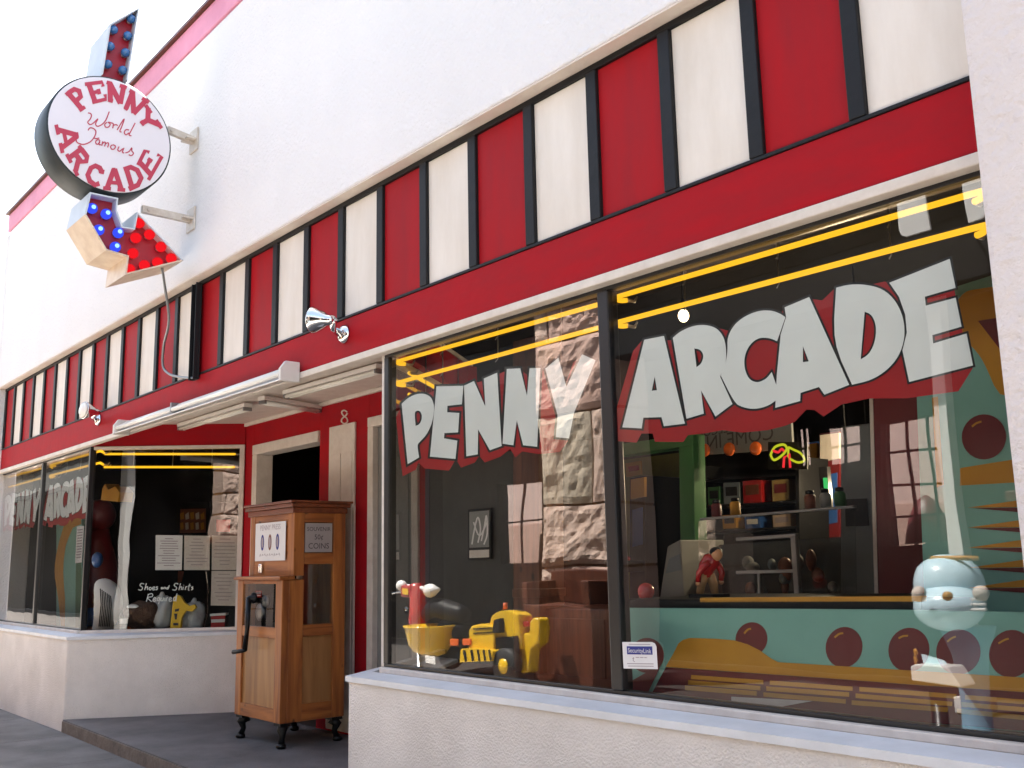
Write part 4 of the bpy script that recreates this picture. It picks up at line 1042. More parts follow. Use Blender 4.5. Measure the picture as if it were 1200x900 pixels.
bx([(905,604),(926,602),(927,617),(906,619)], mat('pale_box', (.5,.36,.28), .7), 'pale pinkish box on the bottom prize shelf', deco='inkfade')
# glass show case
YC = 1.15
sc_ = thing('glass_showcase', 'glass showcase with pale metal frame standing behind the counter', 'showcase', tuple(at(900, 670, YC)))
mb = MB()
def barq(q): mb.prism([at(u, v, YC) for u, v in q], (0, .03, 0))
barq([(820,607),(1000,592),(1000,595),(820,610)]); barq([(926,630),(932,630),(938,720),(932,720)]); barq([(862,630),(932,625),(932,630),(862,634)]); barq([(862,669),(932,667),(932,671),(862,673)]); barq([(887,672),(890,672),(892,720),(889,720)])
mb.build('metal_frame', 'steel', sc_, .003)
MB().prism([at(u, v, YC+.01) for u, v in ((818,610),(1002,595),(1004,720),(820,720))], (0, .004, 0)).build('pane', 'glass', sc_)
MB().prism([at(u, v, YC+.45) for u, v in ((822,640),(1000,628),(1002,720),(822,720))], (0, .02, 0)).build('back_board', mat('showcase_back', (.05,.055,.055), .6, var=.4, vscale=14), sc_)
mb = MB(); random.seed(11)
for k in range(14):
    u = 870+random.random()*110; v = 650+random.random()*50
    mb.use(random.randrange(3)); pc = at(u, v, YC+.3); mb.ball(pc, random.uniform(.02, .045), random.uniform(.02, .04), random.uniform(.03, .06), 8, 6)
o = mb.build('small_prizes', ['grey', 'greyblue', 'crownw'], sc_); o['kind'] = 'stuff'
# lit neon window sign, green tube, bulbs
ns = thing('neon_sign', 'small lit neon sign of a yellow oval and red arrow hanging inside', 'neon sign', tuple(at(920, 532, 1.9)))
YNS = 1.9
MB().tube(smoothline([tuple(at(u, v, YNS)) for u, v in ((903,533),(908,524),(918,521),(922,526),(916,534),(907,539),(903,533))], 4), .008, 6).build('oval_tube', 'neonlime', ns)
MB().tube(smoothline([tuple(at(u, v, YNS)) for u, v in ((906,528),(912,530),(916,526),(920,530))], 3), .008, 6).build('script_tube', 'neonpink', ns)
MB().tube(smoothline([tuple(at(u, v, YNS)) for u, v in ((924,524),(930,527),(938,531),(943,539),(936,542),(928,539),(924,535),(924,524))], 3), .007, 6).build('green_loop', 'neonlime', ns)
MB().tube([tuple(at(u, v, YNS)) for u, v in ((918,548),(919,536),(925,532),(926,548))], .008, 6).build('arrow_tube', 'neonpink', ns)
MB().prism([at(u, v, YNS+.04) for u, v in ((900,518),(946,518),(946,550),(900,550))], (0,.01,0)).build('backing', 'black', ns)
gt = thing('green_neon_strip', 'short upright green neon strip glowing deep inside the shop', 'neon light', tuple(at(968, 570, 2.4)))
MB().tube([tuple(at(967, 560, 2.4)), tuple(at(969, 582, 2.4))], .014, 8).build('lit_tube', 'neongreen', gt); MB().box(*[c for ax in range(3) for c in (at(968,571,2.45)[ax]-(.03,.02,.13)[ax], at(968,571,2.45)[ax]+(.03,.02,.13)[ax])]).build('backing', 'black', gt)
def pendant(u, v, y, rr, label, w, ztop=3.29):
    p = at(u, v, y); r = thing('hanging_bulb', label, 'light bulb', tuple(p), 'bare lit bulbs hanging in the shop')
    MB().ball(p, rr, rr, rr*1.2).build('glass_bulb', 'bulbwarm', r)
    MB().lathe(p+Vector((0,0,rr*1.0)), (0,0,1), [(rr*.6,0),(rr*.65,.05),(rr*.3,.07)], 10).build('socket', 'black', r)
    MB().tube([p+Vector((0,0,rr+.06)), Vector((p.x, p.y, ztop))], .005, 6).build('cord', 'black', r)
    ld = bpy.data.lights.new('bulb_light', 'POINT'); ld.energy = w; ld.color = (1, .78, .5); ld.shadow_soft_size = rr
    lo = bpy.data.objects.new('bulb_light', ld); col.objects.link(lo); lo.parent = r; lo.location = (0, 0, -rr*1.6)
pendant(801, 370, 1.3, .032, 'lit bare bulb hanging above the letters A and R', 1.6)
pendant(1017, 523, 2.2, .03, 'lit bare bulb hanging deep inside by the maroon partition', 6)
pendant(995.5, 563, 2.6, .03, 'lit bare bulb hanging lower, beside the dark grey cabinet', 6)
pendant(1066, 478, 3.2, .03, 'lit bare bulb hanging behind the maroon partition', 6)
# figurine on the counter
fg = thing('figurine', 'red shirted figurine with black hair leaning forward on the counter top', 'figurine', tuple(at(832, 698, .45)))
def fgp(u, v, dy=0): return at(u, v, .45+dy)
sca = 1
bd = MB()
bd.tube([fgp(820,697,-.02), fgp(822,684,-.02), fgp(826,673,-.01)], [.016,.020,.024], 10)
bd.tube([fgp(838,697,.03), fgp(836,684,.03), fgp(831,673,.01)], [.016,.020,.024], 10)
bd.build('legs', mat('tan_trousers', (.45,.26,.12), .6), fg)
bd = MB().tube([fgp(826,674), fgp(828,665), fgp(834,656), fgp(838,652)], [.034,.038,.040,.02], 14)
bd.tube([fgp(831,659,-.04), fgp(824,664,-.06), fgp(819,672,-.06), fgp(818,682,-.06)], [.016,.017,.014,.012], 10)
bd.tube([fgp(838,658,.05), fgp(843,664,.05), fgp(846,672,.05), fgp(845,680,.05)], [.016,.016,.014,.012], 10)
bd.build('shirt', 'redplastic', fg)
hd = MB().ball(fgp(840,649.5), .026, .026, .03).ball(fgp(843.4,650.5), .006, .006, .008).tube([fgp(838,655), fgp(839,652)], .014, 8).build('head', 'skin', fg)
MB().ball(fgp(839,646.5,.004), .029, .030, .022).build('hair', 'black', fg)
MB().ball(fgp(818,684,-.06), .012).ball(fgp(845,682,.05), .012).build('hands', 'skin', fg)
MB().box(*[c for ax in range(3) for c in (fgp(831,699)[ax]-(.07,.06,.012)[ax], fgp(831,699)[ax]+(.07,.06,.012)[ax])]).build('figurine_base', 'black', fg)

# pane 1: wooden post and low cabinet, grey panel, framed picture
wp = thing('wooden_post', 'dark reddish wooden post standing inside the near window', 'post', tuple(at(615, 650, .75)))
MB().prism([at(u, v, .75) for u, v in ((601,400),(630,392),(633,830),(602,830))], (0, .2, 0)).build('shaft', 'darkwood', wp, .008)
MB().prism([at(u, v, .745) for u, v in ((600,690),(633,690),(633,700),(600,700))], (0, .21, 0)).build('band', 'darkwood', wp, .004)
dw = thing('wood_cabinet', 'low dark wooden cabinet between the post and the window mullion', 'cabinet', tuple(at(670, 760, .8)))
MB().prism([at(u, v, .8) for u, v in ((633,712),(716,714),(718,830),(634,830))], (0, .5, 0)).build('case', 'darkwood', dw, .01)
MB().prism([at(u, v, .792) for u, v in ((641,724),(708,726),(710,820),(642,815))], (0, .007, 0)).build('door', 'darkwood', dw, .004)
gpn = thing('grey_screen', 'plain dark grey screen standing inside the near window', 'screen', tuple(at(550, 650, .95)))
MB().prism([at(u, v, .95) for u, v in ((500,540),(601,528),(601,830),(500,830))], (0, .03, 0)).build('board', mat('screen_grey', (.045,.042,.038), .7, var=.3, vscale=4), gpn)
MB().prism([at(u, v, .945) for u, v in ((498,540),(503,540),(503,830),(498,830))], (0, .04, 0)).build('edge_post', mat('dusk_purple', (.03,.02,.045), .5), gpn, .004)
fp_ = thing('framed_picture', 'small pale framed picture hung on the dark grey screen', 'picture', tuple(at(561, 622, .93)))
MB().prism([at(u, v, .925) for u, v in ((548,597),(575,595),(575,655),(548,656))], (0, .015, 0)).build('picture_frame', 'black', fp_, .003)
MB().prism([at(u, v, .922) for u, v in ((550,600),(573,598),(573,641),(550,642))], (0, .002, 0)).build('print', 'grey', fp_)
mb = MB(); strokes(mb, [smoothline(l, 4) for l in ([(553,638),(556,620),(560,606),(563,620),(560,636)], [(564,634),(568,615),(570,604),(571,625),(567,638)], [(555,612),(562,628),(571,611)])], lambda u, v: at(u, v, .920), .8, (0,.001,0)); mb.build('line_drawing', 'paper', fp_)
MB().prism([at(u, v, .9215) for u, v in ((550,645),(573,644),(573,653),(550,654))], (0, .002, 0)).build('caption_plate', 'oldpaper', fp_)

# ------------------------------------------------------------------ inside the far window
ys = .55
cp_ = thing('window_mural', 'tall panel painted with teal and mustard curves in the far window', 'painted panel', tuple(at(80, 680, ys)))
MB().prism([at(u, v, ys) for u, v in ((66,606),(96,602),(96,740),(66,740))], (0, .03, 0)).build('board', 'teal', cp_)
MB().prism([at(u, v, ys-.004) for u, v in smoothline([(78,606),(68,640),(64,670),(68,700),(72,740)], 4)+[(76,740)]+smoothline([(76,700),(74,670),(77,640),(88,612)], 4)], (0, .002, 0)).build('mustard_curve', 'gold', cp_)
MB().prism([at(u, v, ys-.004) for u, v in ((89,655),(95,650),(95,690),(92,740),(88,740))], (0, .002, 0)).build('green_curve', 'green', cp_)
MB().prism([at(u, v, ys-.006) for u, v in ((71,600),(95,597),(95,614),(78,622))], (0, .0015, 0)).build('mustard_top', 'gold', cp_)
kg = thing('painted_figure', 'red fibreglass figure with a yellow crown and blue base standing by the window corner', 'figure', tuple(at(114, 735, .55)))
def kp_(u, v, dy=0): return at(u, v, .85+dy)
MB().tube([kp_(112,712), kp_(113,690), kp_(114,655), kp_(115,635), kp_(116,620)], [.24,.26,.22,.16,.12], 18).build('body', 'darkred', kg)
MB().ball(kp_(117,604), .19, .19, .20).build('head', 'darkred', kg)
MB().tube([kp_(112,735), kp_(112,712)], [.25,.23], 16).build('base', 'bluedark', kg)
MB().prism([kp_(u, v, -.12) for u, v in ((118,586),(120,572),(123,567),(127,574),(131,572),(135,570),(140,577),(138,588))], (0,.16,0)).build('crown', 'gold', kg, .01)
MB().ball(kp_(114,656,-.22), .09, .06, .09).build('blue_patch', 'bluedark', kg)
sj = thing('striped_coat', 'white coat with thin black stripes draped beside the red figure', 'coat', tuple(at(124, 735, .45)))
def jp(u, v, dy=0): return at(u, v, .42+dy)
MB().tube(smoothline([tuple(jp(u, v)) for u, v in ((116,684),(124,692),(127,708),(124,724),(119,738))], 3), [.03,.07,.10,.12,.13,.14,.14,.14,.13,.12,.11,.10,.10], 14).build('cloth', 'paper', sj)
mb = MB()
for k_ in range(7):
    u0 = 117+k_*2; mb.tube([tuple(jp(u0+.5, 690+k_*1.4, -.145)), tuple(jp(u0+1.5, 708, -.16)), tuple(jp(u0-1, 734, -.13))], .006, 5)
mb.build('stripes', 'black', sj)
# things lying on the ledge inside the angled window
def rl(u, v, off): return rp(u, v, off)
yc = thing('yellow_cutout', 'bright yellow plastic stand with a curved arm at the foot of the angled window', 'stand', tuple(rl(208, 738, .06)))
MB().prism([rl(u, v, .05) for u, v in ((201,740),(199,738),(203,700),(207,697),(212,699),(216,706),(222,710),(228,708),(230,712),(225,717),(218,716),(213,724),(211,740))], -nL*.06).build('body', 'yellowplastic', yc, .006)
mb = MB()
for q_ in (((205,714),(210,713),(209.5,716),(205,717)), ((204,719),(208,719),(207,726),(205,726)), ((203,730),(209,730),(209,733),(203,733))): mb.prism([rl(u, v, .047) for u, v in q_], nL*.002)
mb.build('dark_marks', 'ink', yc)
def lump(u, v, ru, rv, off, m, name, label, cat, seed, extra=None):
    c = rl(u, v, off); k_ = (c-CAM).length/FPX
    r = thing(name, label, cat, tuple(rl(u, v+rv, off)))
    mb = MB().ball(c, ru*k_*1.15, ru*k_*.9, rv*k_, 24, 16)
    for i, p in enumerate(mb.v):
        d = p-c; mb.v[i] = c+d*(1+.28*noise.noise(p*9+Vector((seed,0,0)))+.12*noise.noise(p*24))
    mb.build('bag_body' if 'bag' in name else 'plush_body', m, r)
    if extra: extra(r, c, k_)
lump(189, 718, 13, 18, .28, 'foil', 'plastic_bag', 'crumpled clear plastic bag left of the yellow stand', 'bag', 1, lambda r, c, k_: MB().tube([c+Vector((0,0,14*k_)), c+Vector((0,0,22*k_))], [.05,.015], 8).build('tied_neck', 'foil', r))
lump(226, 724, 14, 17, .26, 'foil', 'plastic_bag', 'crumpled clear plastic bag right of the yellow stand', 'bag', 5, lambda r, c, k_: MB().tube([c+Vector((0,0,13*k_)), c+Vector((.03,0,21*k_))], [.05,.015], 8).build('tied_neck', 'foil', r))
lump(166, 722, 20, 15, .30, 'fur', 'plush_toy', 'dark brown plush toy slumped on the ledge of the angled window', 'plush toy', 9, lambda r, c, k_: (MB().ball(c+Vector((.16,.02,.06)), .09).build('head', 'fur', r), MB().ball(c+Vector((.02,-.1,.09)), .12, .05, .035).build('pale_band', 'whiteplastic', r)))
wc = thing('white_cup', 'small white beaker on the ledge by the plush toy', 'cup', tuple(rl(145, 738, .12)))
c = rl(144.5, 738, .12); MB().lathe(c, (0,0,1), [(.035,0),(.042,.10),(.045,.11),(.04,.11)], 16).build('cup_body', 'whiteplastic', wc); MB().lathe(c+Vector((0,0,.03)), (0,0,1), [(.0385,0),(.0415,.03)], 16, False).build('cup_band', 'grey', wc)
tb_ = thing('toy_box', 'small red and white striped box at the right end of the angled window ledge', 'box', tuple(rl(258, 738, .2)))
MB().prism([rl(u, v, .2) for u, v in ((247,722),(264,721),(263,739),(247,739))], -nL*.12).build('carton', 'redplastic', tb_, .004)
MB().prism([rl(u, v, .197) for u, v in ((247.5,726),(263.6,725.4),(263.4,729),(247.5,729.6))], nL*.001).build('white_stripe', 'paper', tb_)
MB().prism([rl(u, v, .2) for u, v in ((246,719.5),(265,718.5),(264.6,721),(246,722))], -nL*.125).build('lid', 'whiteplastic', tb_, .003)
bb_ = thing('toy_ball', 'orange toy ball on the ledge between the plush toy and the striped coat', 'ball', tuple(rl(152, 738, .35)))
MB().ball(rl(153, 729, .35), .075).build('ball_shell', 'orangeplastic', bb_)
MB().lathe(rl(153, 729, .35)+Vector((0,0,-.008)), (0,0,1), [(.0765,0),(.0765,.016)], 20, False).build('white_band', 'whiteplastic', bb_)
mq = thing('game_marquee', 'dim arcade game with a reddish lettered marquee deep in the far window', 'arcade cabinet', tuple(at(212, 620, 2.4)))
MB().prism([at(u, v, 2.4) for u, v in ((180,590),(245,588),(245,760),(180,760))], (0,.6,0)).build('case', 'darkin', mq, .01)
mb = MB().prism([at(u, v, 2.39) for u, v in ((184,597),(241,596),(241,624),(184,625))], (0,.005,0)); mb.build('marquee', 'crownw', mq)
mb = MB(); random.seed(4)
for k_ in range(9):
    u = 187+k_*6; mb.use(k_ % 2).prism([at(a, b, 2.387) for a, b in ((u,601+k_%3),(u+4,600),(u+4.5,608),(u+.5,609))], (0,.002,0)); mb.prism([at(a, b, 2.387) for a, b in ((u,613),(u+3.5,612),(u+4,620),(u+.5,621))], (0,.002,0))
mb.build('marquee_art', ['gold', 'oldpaper'], mq)
MB().prism([at(u, v, 2.39) for u, v in ((156,658),(180,668),(215,670),(212,682),(158,690))], (0,.01,0)).build('lower_art', mat('orange_art', (.4,.09,.02), .5), mq)

# more of the shop: games in the back, jars on the showcase, pictures
def game(u0, u1, v0, v1, y, m, mq_, label):
    r = thing('arcade_game', label, 'arcade game', tuple(at((u0+u1)/2, v1, y)), 'arcade games in the back of the shop')
    h = v1-v0
    MB().prism([at(u, v, y) for u, v in ((u0,v0),(u1,v0-3),(u1,v1),(u0,v1))], (0, .6, 0)).build('case', m, r, .01)
    MB().prism([at(u, v, y-.03) for u, v in ((u0+1,v0+2),(u1-1,v0-1),(u1-1,v0+h*.14),(u0+1,v0+h*.16))], (0, .028, 0)).build('marquee', mq_, r)
    MB().prism([at(u, v, y-.005) for u, v in ((u0+3,v0+h*.24),(u1-3,v0+h*.22),(u1-3,v0+h*.5),(u0+3,v0+h*.52))], (0, .004, 0)).build('screen', 'bluedark', r)
    a, b = at(u0+1, v0+h*.62, y), at(u1-1, v0+h*.61, y)
    pnl = MB().box(min(a.x,b.x), max(a.x,b.x), y-.28, y-.001, a.z-.09, a.z).build('control_panel', 'black', r, .01)
    mb = MB()
    for t in (.2, .4, .7, .85): mb.ball(Vector((a.x*(1-t)+b.x*t, y-.16, a.z+.012)), .02)
    mb.build('buttons', 'redplastic', pnl)
game(937, 958, 520, 716, 3.6, 'bluedark', 'gold', 'blue upright arcade game with a mustard marquee behind the neon sign')
game(960, 984, 508, 716, 3.2, 'maroon', 'oldpaper', 'maroon upright arcade game with a cream marquee beside the grey cabinet')
game(738, 756, 560, 716, 2.6, 'iron', 'gold', 'black upright arcade game with a mustard marquee in the green doorway')
def jar(u, v, m, label):
    y = YC+.12; p = at(u, v, y); r = thing('candy_jar', label, 'jar', tuple(p), 'jars on the glass showcase')
    MB().lathe(p, (0,0,1), [(.026,0),(.029,.006),(.029,.062),(.02,.074)], 14).build('contents', m, r)
    MB().lathe(p+Vector((0,0,.0745)), (0,0,1), [(.021,0),(.022,.017),(.006,.022)], 14).build('lid', 'iron', r)
for u, m, c in ((840,'maroon','dark red'),(862,'gold','mustard yellow'),(950,'crownw','brown'),(968,'grey','grey'),(985,'green','green')):
    jar(u, 607-(u-820)*.083, m, 'small jar of %s sweets standing on the glass showcase' % c)
pst = [((741,543),(752,542),(753,556),(742,557),'paper','bluedark','white')]
mm_ = thing('wall_poster', 'yellow and red poster on the olive wall above the black arcade game', 'poster', tuple(at(741, 550, YO-.05)))
MB().prism([at(u, v, YO-.02) for u, v in ((733,543),(751,540),(752,556),(734,559))], (0, .01, 0)).build('sheet', 'gold', mm_)
MB().prism([at(u, v, YO-.024) for u, v in ((736,547),(748,545),(749,551),(737,553))], (0, .003, 0)).build('print', 'redplastic', mm_)
# leaning game table and dim machines behind the word PENNY
game(520, 560, 470, 640, 2.6, 'darkred', 'orangeplastic', 'dark red arcade game with an orange marquee behind the letters of PENNY')
game(470, 500, 520, 700, 2.2, 'greyblue', 'gold', 'slate blue arcade game with mustard marquee near the entry corner')
# ------------------------------------------------------------------ across the alley (seen in the window reflections)
YW = -6.4
OB = thing('stone_building', 'low sandstone building with rock-faced piers across the alley', 'building', (-10, YW-1.5, 0))
def Q(name, mb, m, bevel=0, label=None):
    o = mb.build(name, m, OB, bevel)
    if label: o['label'] = label
    return o
def rockblock(mb, xa, xb, za_, zb_, yf, seed, relief=.085, nx=20, nz=14, dep=.9):
    """quarry-faced block: rough bulging front with drafted margins"""
    g = []
    for j in range(nz+1):
        for i in range(nx+1):
            u, v = i/nx, j/nz
            x_, z_ = xa+(xb-xa)*u, za_+(zb_-za_)*v
            e = min(1, 5*min(u, 1-u)*(xb-xa)/.5, 5*min(v, 1-v)*(zb_-za_)/.4)
            h = relief*e*(.5+.8*noise.noise(Vector((x_*2.6, z_*2.6, seed)))+.7*noise.noise(Vector((x_*7, z_*7, seed+5)))*.75+.25*noise.noise(Vector((x_*15, z_*15, seed+9))))
            g.append((x_, yf+max(-.02, h), z_))
    n0 = nx+1
    mb.add(g, [(j*n0+i, j*n0+i+1, (j+1)*n0+i+1, (j+1)*n0+i) for j in range(nz) for i in range(nx)], False)
    b = [(xa, yf, za_), (xb, yf, za_), (xb, yf, zb_), (xa, yf, zb_)]
    mb.add(b+[(p[0], yf-dep, p[2]) for p in b], [(0,1,5,4),(1,2,6,5),(2,3,7,6),(3,0,4,7),(4,5,6,7)], False)
def pier(xa, xb, z1, seed, courses, dep=.9):
    mb = MB(); z_ = -.05; k_ = 0; rnd = random.Random(seed)
    while z_ < z1-.05:
        h = courses[k_ % len(courses)]; zt_ = min(z1, z_+h)
        if k_ % 2 == 0: cuts = [xa, xa+(xb-xa)*rnd.choice((.2, .78)), xb]
        else: cuts = [xa, xb] if rnd.random() < .75 else [xa, xa+(xb-xa)*rnd.choice((.3, .62)), xb]
        for a, b in zip(cuts, cuts[1:]):
            mb.use(rnd.choice((0, 0, 1, 2)))
            rockblock(mb, a+.018, b-.018, z_+.018, zt_-.018, YW, rnd.random()*50, dep=dep)
        z_ = zt_; k_ += 1
    mb.use(3).box(xa+.02, xb-.02, YW-dep+.03, YW-.05, -.05, z1)
    return Q('pier', mb, ['stone', 'stoneg', 'stonep', 'ply'])
yv = 2*GY-YW
pa, pb = mir(632, 560, yv).x, mir(713, 560, yv).x
zs_ = [mir(670, v, yv).z for v in (665, 592, 482, 395)]
pier(pa, pb, 5.2, 3, (zs_[0]+.05, zs_[1]-zs_[0], zs_[2]-zs_[1], zs_[3]-zs_[2], .9))
pier(-3.35, -2.7, 5.2, 5, (.42, .5, .38, .46), .3)
pier(-24.5, -22.9, 5.2, 8, (.6, .8, .7))
pier(6.0, 7.6, 5.2, 12, (.6, .8, .7))
# porch: beam, roof, dark back wall with gridded windows
bz = 4.9
mb = MB()
Q('porch_beam', MB().box(-80, pa-.01, YW-.5, YW-.05, 4.3, bz).box(pb+.01, -3.51, YW-.5, YW-.05, 4.3, bz).box(-2.69, 5.99, YW-.5, YW-.05, 4.3, bz), 'black')
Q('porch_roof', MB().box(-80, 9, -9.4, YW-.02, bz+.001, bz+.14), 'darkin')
Q('cornice', MB().box(-80, 9, YW-.95, YW+.12, 5.2, 5.45), 'stone')
YP = -9.4
wins = [(mir(585, 600, 2*GY-YP).x, mir(632, 600, 2*GY-YP).x, 1.55, 3.1)]
wins += [(mir(928, 520, 2*GY-YP).x, mir(948, 520, 2*GY-YP).x, mir(938, 543, 2*GY-YP).z, mir(938, 500, 2*GY-YP).z),
         (mir(962, 520, 2*GY-YP).x, mir(1008, 520, 2*GY-YP).x, mir(985, 541, 2*GY-YP).z, mir(985, 496, 2*GY-YP).z),
         (mir(1032, 520, 2*GY-YP).x, mir(1112, 520, 2*GY-YP).x, mir(1070, 640, 2*GY-YP).z, mir(1070, 490, 2*GY-YP).z)]
wins.sort()
pw = MB(); cx = -80
for a, b, z0_, z1_ in wins:
    pw.box(cx, a, YP-.25, YP, -.05, bz); pw.box(a, b, YP-.25, YP, -.05, z0_); pw.box(a, b, YP-.25, YP, z1_, bz); cx = b
pw.box(cx, 9, YP-.25, YP, -.05, bz)
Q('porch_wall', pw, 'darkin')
for a, b, z0_, z1_ in wins:
    f = MB(); nx_ = max(2, round((b-a)/.34)) if b-a < 1 else 2; nz_ = max(2, round((z1_-z0_)/.42)) if b-a < 1 else 2
    for i in range(nx_+1):
        x_ = a+(b-a)*i/nx_; f.box(x_-.016, x_+.016, YP-.15, YP-.11, z0_, z1_)
    for j in range(nz_+1):
        z_ = z0_+(z1_-z0_)*j/nz_; f.box(a, b, YP-.148, YP-.112, z_-.016, z_+.016)
    Q('gridded_window', f, 'black')
Q('end_wall', MB().box(-80.4, -80.001, YP-.25, YW-.2, -.05, 5.2), 'stonep'); Q('end_wall', MB().box(9.001, 9.4, YP-.25, YW-.2, -.05, 5.2), 'stonep')
# rose stone hall beyond the porch
RB = thing('rose_stone_hall', 'rose sandstone hall with pale upper wall standing in the sun beyond the porch', 'building', (-6, -13.5, 0))
MB().box(-40, 18, -16, -13, -.1, 2.45).build('lower_wall', 'stonep', RB)
MB().box(-40, 18, -15.9, -13.03, 2.451, 5.6).build('upper_wall', mat('pale_render', (.72,.56,.51), .9, bump=.3, bscale=20), RB)
MB().box(-40.2, 18.2, -16.2, -12.8, 5.601, 5.8).build('roof', 'darkwood', RB)
mb = MB()
for k_ in range(16): mb.box(-38+k_*3.3, -36.8+k_*3.3, -13.01, -12.98, .9, 2.2)
mb.build('window', 'black', RB)
# slim white post and two added white boards standing in for mirrored sky gaps
p = mir(1107, 480, 7.15)
wpst = thing('porch_post', 'slim white painted post at the edge of the porch across the alley', 'post', (p.x, p.y, 0))
MB().box(p.x-.07, p.x+.08, p.y-.09, p.y+.09, -.04, 4.6).build('shaft', 'whiteplastic', wpst, .01)
MB().box(p.x-.16, p.x+.18, p.y-.15, p.y+.15, -.05, .12).build('post_base', 'whiteplastic', wpst, .01)
def hang(q, lab):
    pts = [mir(u, v, 6.1) for u, v in q]
    r = thing('sky_gap_board', lab, 'stand-in board', tuple(sum(pts, Vector())/len(pts)), 'white boards standing in for mirrored sky gaps')
    MB().prism(pts, (0, -.03, 0)).build('board', 'whiteplastic', r)
    top = max(pts, key=lambda v: v.z)
    MB().tube([top+Vector((0,-.015,-.02)), top+Vector((0,-.015,.25)), top+Vector((0,-.45,.25))], .012, 6).build('hanger', 'steel', r)
hang([(1049,232),(1083,221),(1090,271),(1063,279),(1057,277),(1054,271)], 'blank white board standing in for a sky gap mirrored in the glass, nearer the pier')
hang([(1126,207),(1150,199),(1153,250),(1149,256),(1134,262)], 'blank white board standing in for a sky gap mirrored in the glass, nearer the white post')

# ---- kiddie rides standing in the sun across the alley
def ride_point(u, v, yv_): return mir(u, v, yv_)
YV = 5.1
b0 = mir(505, 700, YV)
rx = lambda u: mir(u, 730, YV).x
rz = lambda v: mir(510, v, YV).z
MR = thing('motorcycle_ride', 'coin operated red toy motorcycle ride with white handlebars and a yellow sidecar tub', 'kiddie ride', (b0.x, b0.y, -.06))
Yr = b0.y
def rpt(u, v, dy=0): q_ = mir(u, v, YV-dy); return Vector((q_.x, q_.y, q_.z))
MB().tube(smoothline([tuple(rpt(u, v)) for u, v in ((487,684),(489,700),(490,718),(489,735))], 3), [.09,.10,.12,.13,.14,.15,.16,.17,.16,.15], 12).build('fork_cover', 'redplastic', MR)
MB().box(rpt(476,690).x, rpt(489,690).x, Yr-.1, Yr+.12, rpt(482,700).z, rpt(482,686).z).build('headlamp_box', 'redplastic', MR, .02)
MB().box(rpt(479,690).x, rpt(486,690).x, Yr+.121, Yr+.13, rpt(482,697).z, rpt(482,690).z).build('headlamp', 'yellowplastic', MR, .004)
hb = MB().tube([rpt(466,686,.05), rpt(480,688,.0), rpt(500,689,-.02), rpt(514,690,.05)], [.035]*4, 10)
hb.ball(rpt(470,687,.06), .11, .08, .085).ball(rpt(505,691,.06), .16, .09, .10)
hb.build('handlebar', 'whiteplastic', MR)
MB().tube(smoothline([tuple(rpt(u, v, .05)) for u, v in ((452,716),(453,704),(458,697),(466,695),(476,695))], 3), .014, 8).build('cable', 'chrome', MR)
tb = MB(); tb.lathe(rpt(504,766,.18), (0,0,1), [(.13,-.02),(.26,.02),(.33,.12),(.37,.30),(.385,.36),(.40,.365),(.40,.39),(.36,.39),(.34,.30),(.2,.1)], 28)
for i, v_ in enumerate(tb.v): tb.v[i] = Vector((rpt(504,766).x+(v_.x-rpt(504,766).x)*1.05, v_.y, v_.z))
MB().box(rpt(497,770,.6).x-.0, rpt(510,770,.6).x, rpt(500,770,.58).y, rpt(500,770,.58).y+.006, rpt(500,778,.58).z, rpt(500,768,.58).z).build('number_plate', 'whiteplastic', MR, .004)
tb.build('sidecar_tub', 'yellowplastic', MR)
MB().lathe(rpt(490,792,.18), (0,0,1), [(.16,0),(.15,.03),(.05,.05),(.05,.3)], 18).build('pedestal', 'steel', MR)
wh = MB(); c_ = rpt(530,757,-.06); wh.lathe(c_-Vector((0,.05,0)), (0,1,0), [(.20,0),(.29,.0),(.31,.03),(.31,.07),(.29,.10),(.20,.10)], 28)
w_ = wh.build('wheel', 'rubber', MR)
mb = MB().lathe(c_-Vector((0,.01,0)), (0,1,0), [(.19,0),(.19,.03)], 24); mb.build('hub', 'steel', w_)
MB().tube(smoothline([tuple(rpt(u, v, -.05)) for u, v in ((497,722),(512,712),(528,716),(545,722))], 3), [.08,.1,.12,.13,.14,.14,.13,.12,.11,.09], 12).build('seat', 'black', MR)
MB().tube([rpt(520,735,-.05), rpt(545,740,-.05)], .1, 10).build('frame_body', 'iron', MR)

c_ = mir(590, 740, YV); 
LR = thing('loader_ride', 'coin operated yellow toy loader ride with black stripes and orange lamps', 'kiddie ride', (c_.x, c_.y, -.06))
def lq(q, name, m, dep=.5, dy=.2, bev=.03, par=None):
    return MB().prism([rpt(u, v, dy) for u, v in q], (0, -dep, 0)).build(name, m, par or LR, bev)
lq([(548,738),(551,733),(560,731),(570,732),(578,735),(578,764),(548,764)], 'bonnet', 'yellowplastic', .3, .22)
lq([(571,733),(574,722),(582,718),(596,717),(606,721),(608,762),(579,764),(579,736)], 'cab', 'yellowplastic', .3, .16)
bk = lq([(541,760),(546,760),(574,762),(577,764),(575,776),(541,776)], 'bucket', 'yellowplastic', .55, .30)
mb = MB()
for k_ in range(5):
    u = 543+k_*7; mb.prism([rpt(a, b, .304) for a, b in ((u,762),(u+2.4,762),(u+4.6,775),(u+2.2,775))], (0,-.003,0))
mb.build('black_stripe', 'black', bk)
for u in (551, 563):
    MB().box(rpt(u-4,750).x, rpt(u+4,750).x, Yr+.221, Yr+.24, rpt(u,754.5).z, rpt(u,746.5).z).build('lamp', 'orangeplastic', LR, .012)
lq([(577,727),(583,726),(584,742),(576,742)], 'exhaust', 'black', .1, .24, .01)
lq([(578,748),(604,745),(606,768),(579,770)], 'engine_panel', 'black', .02, .185, .004)
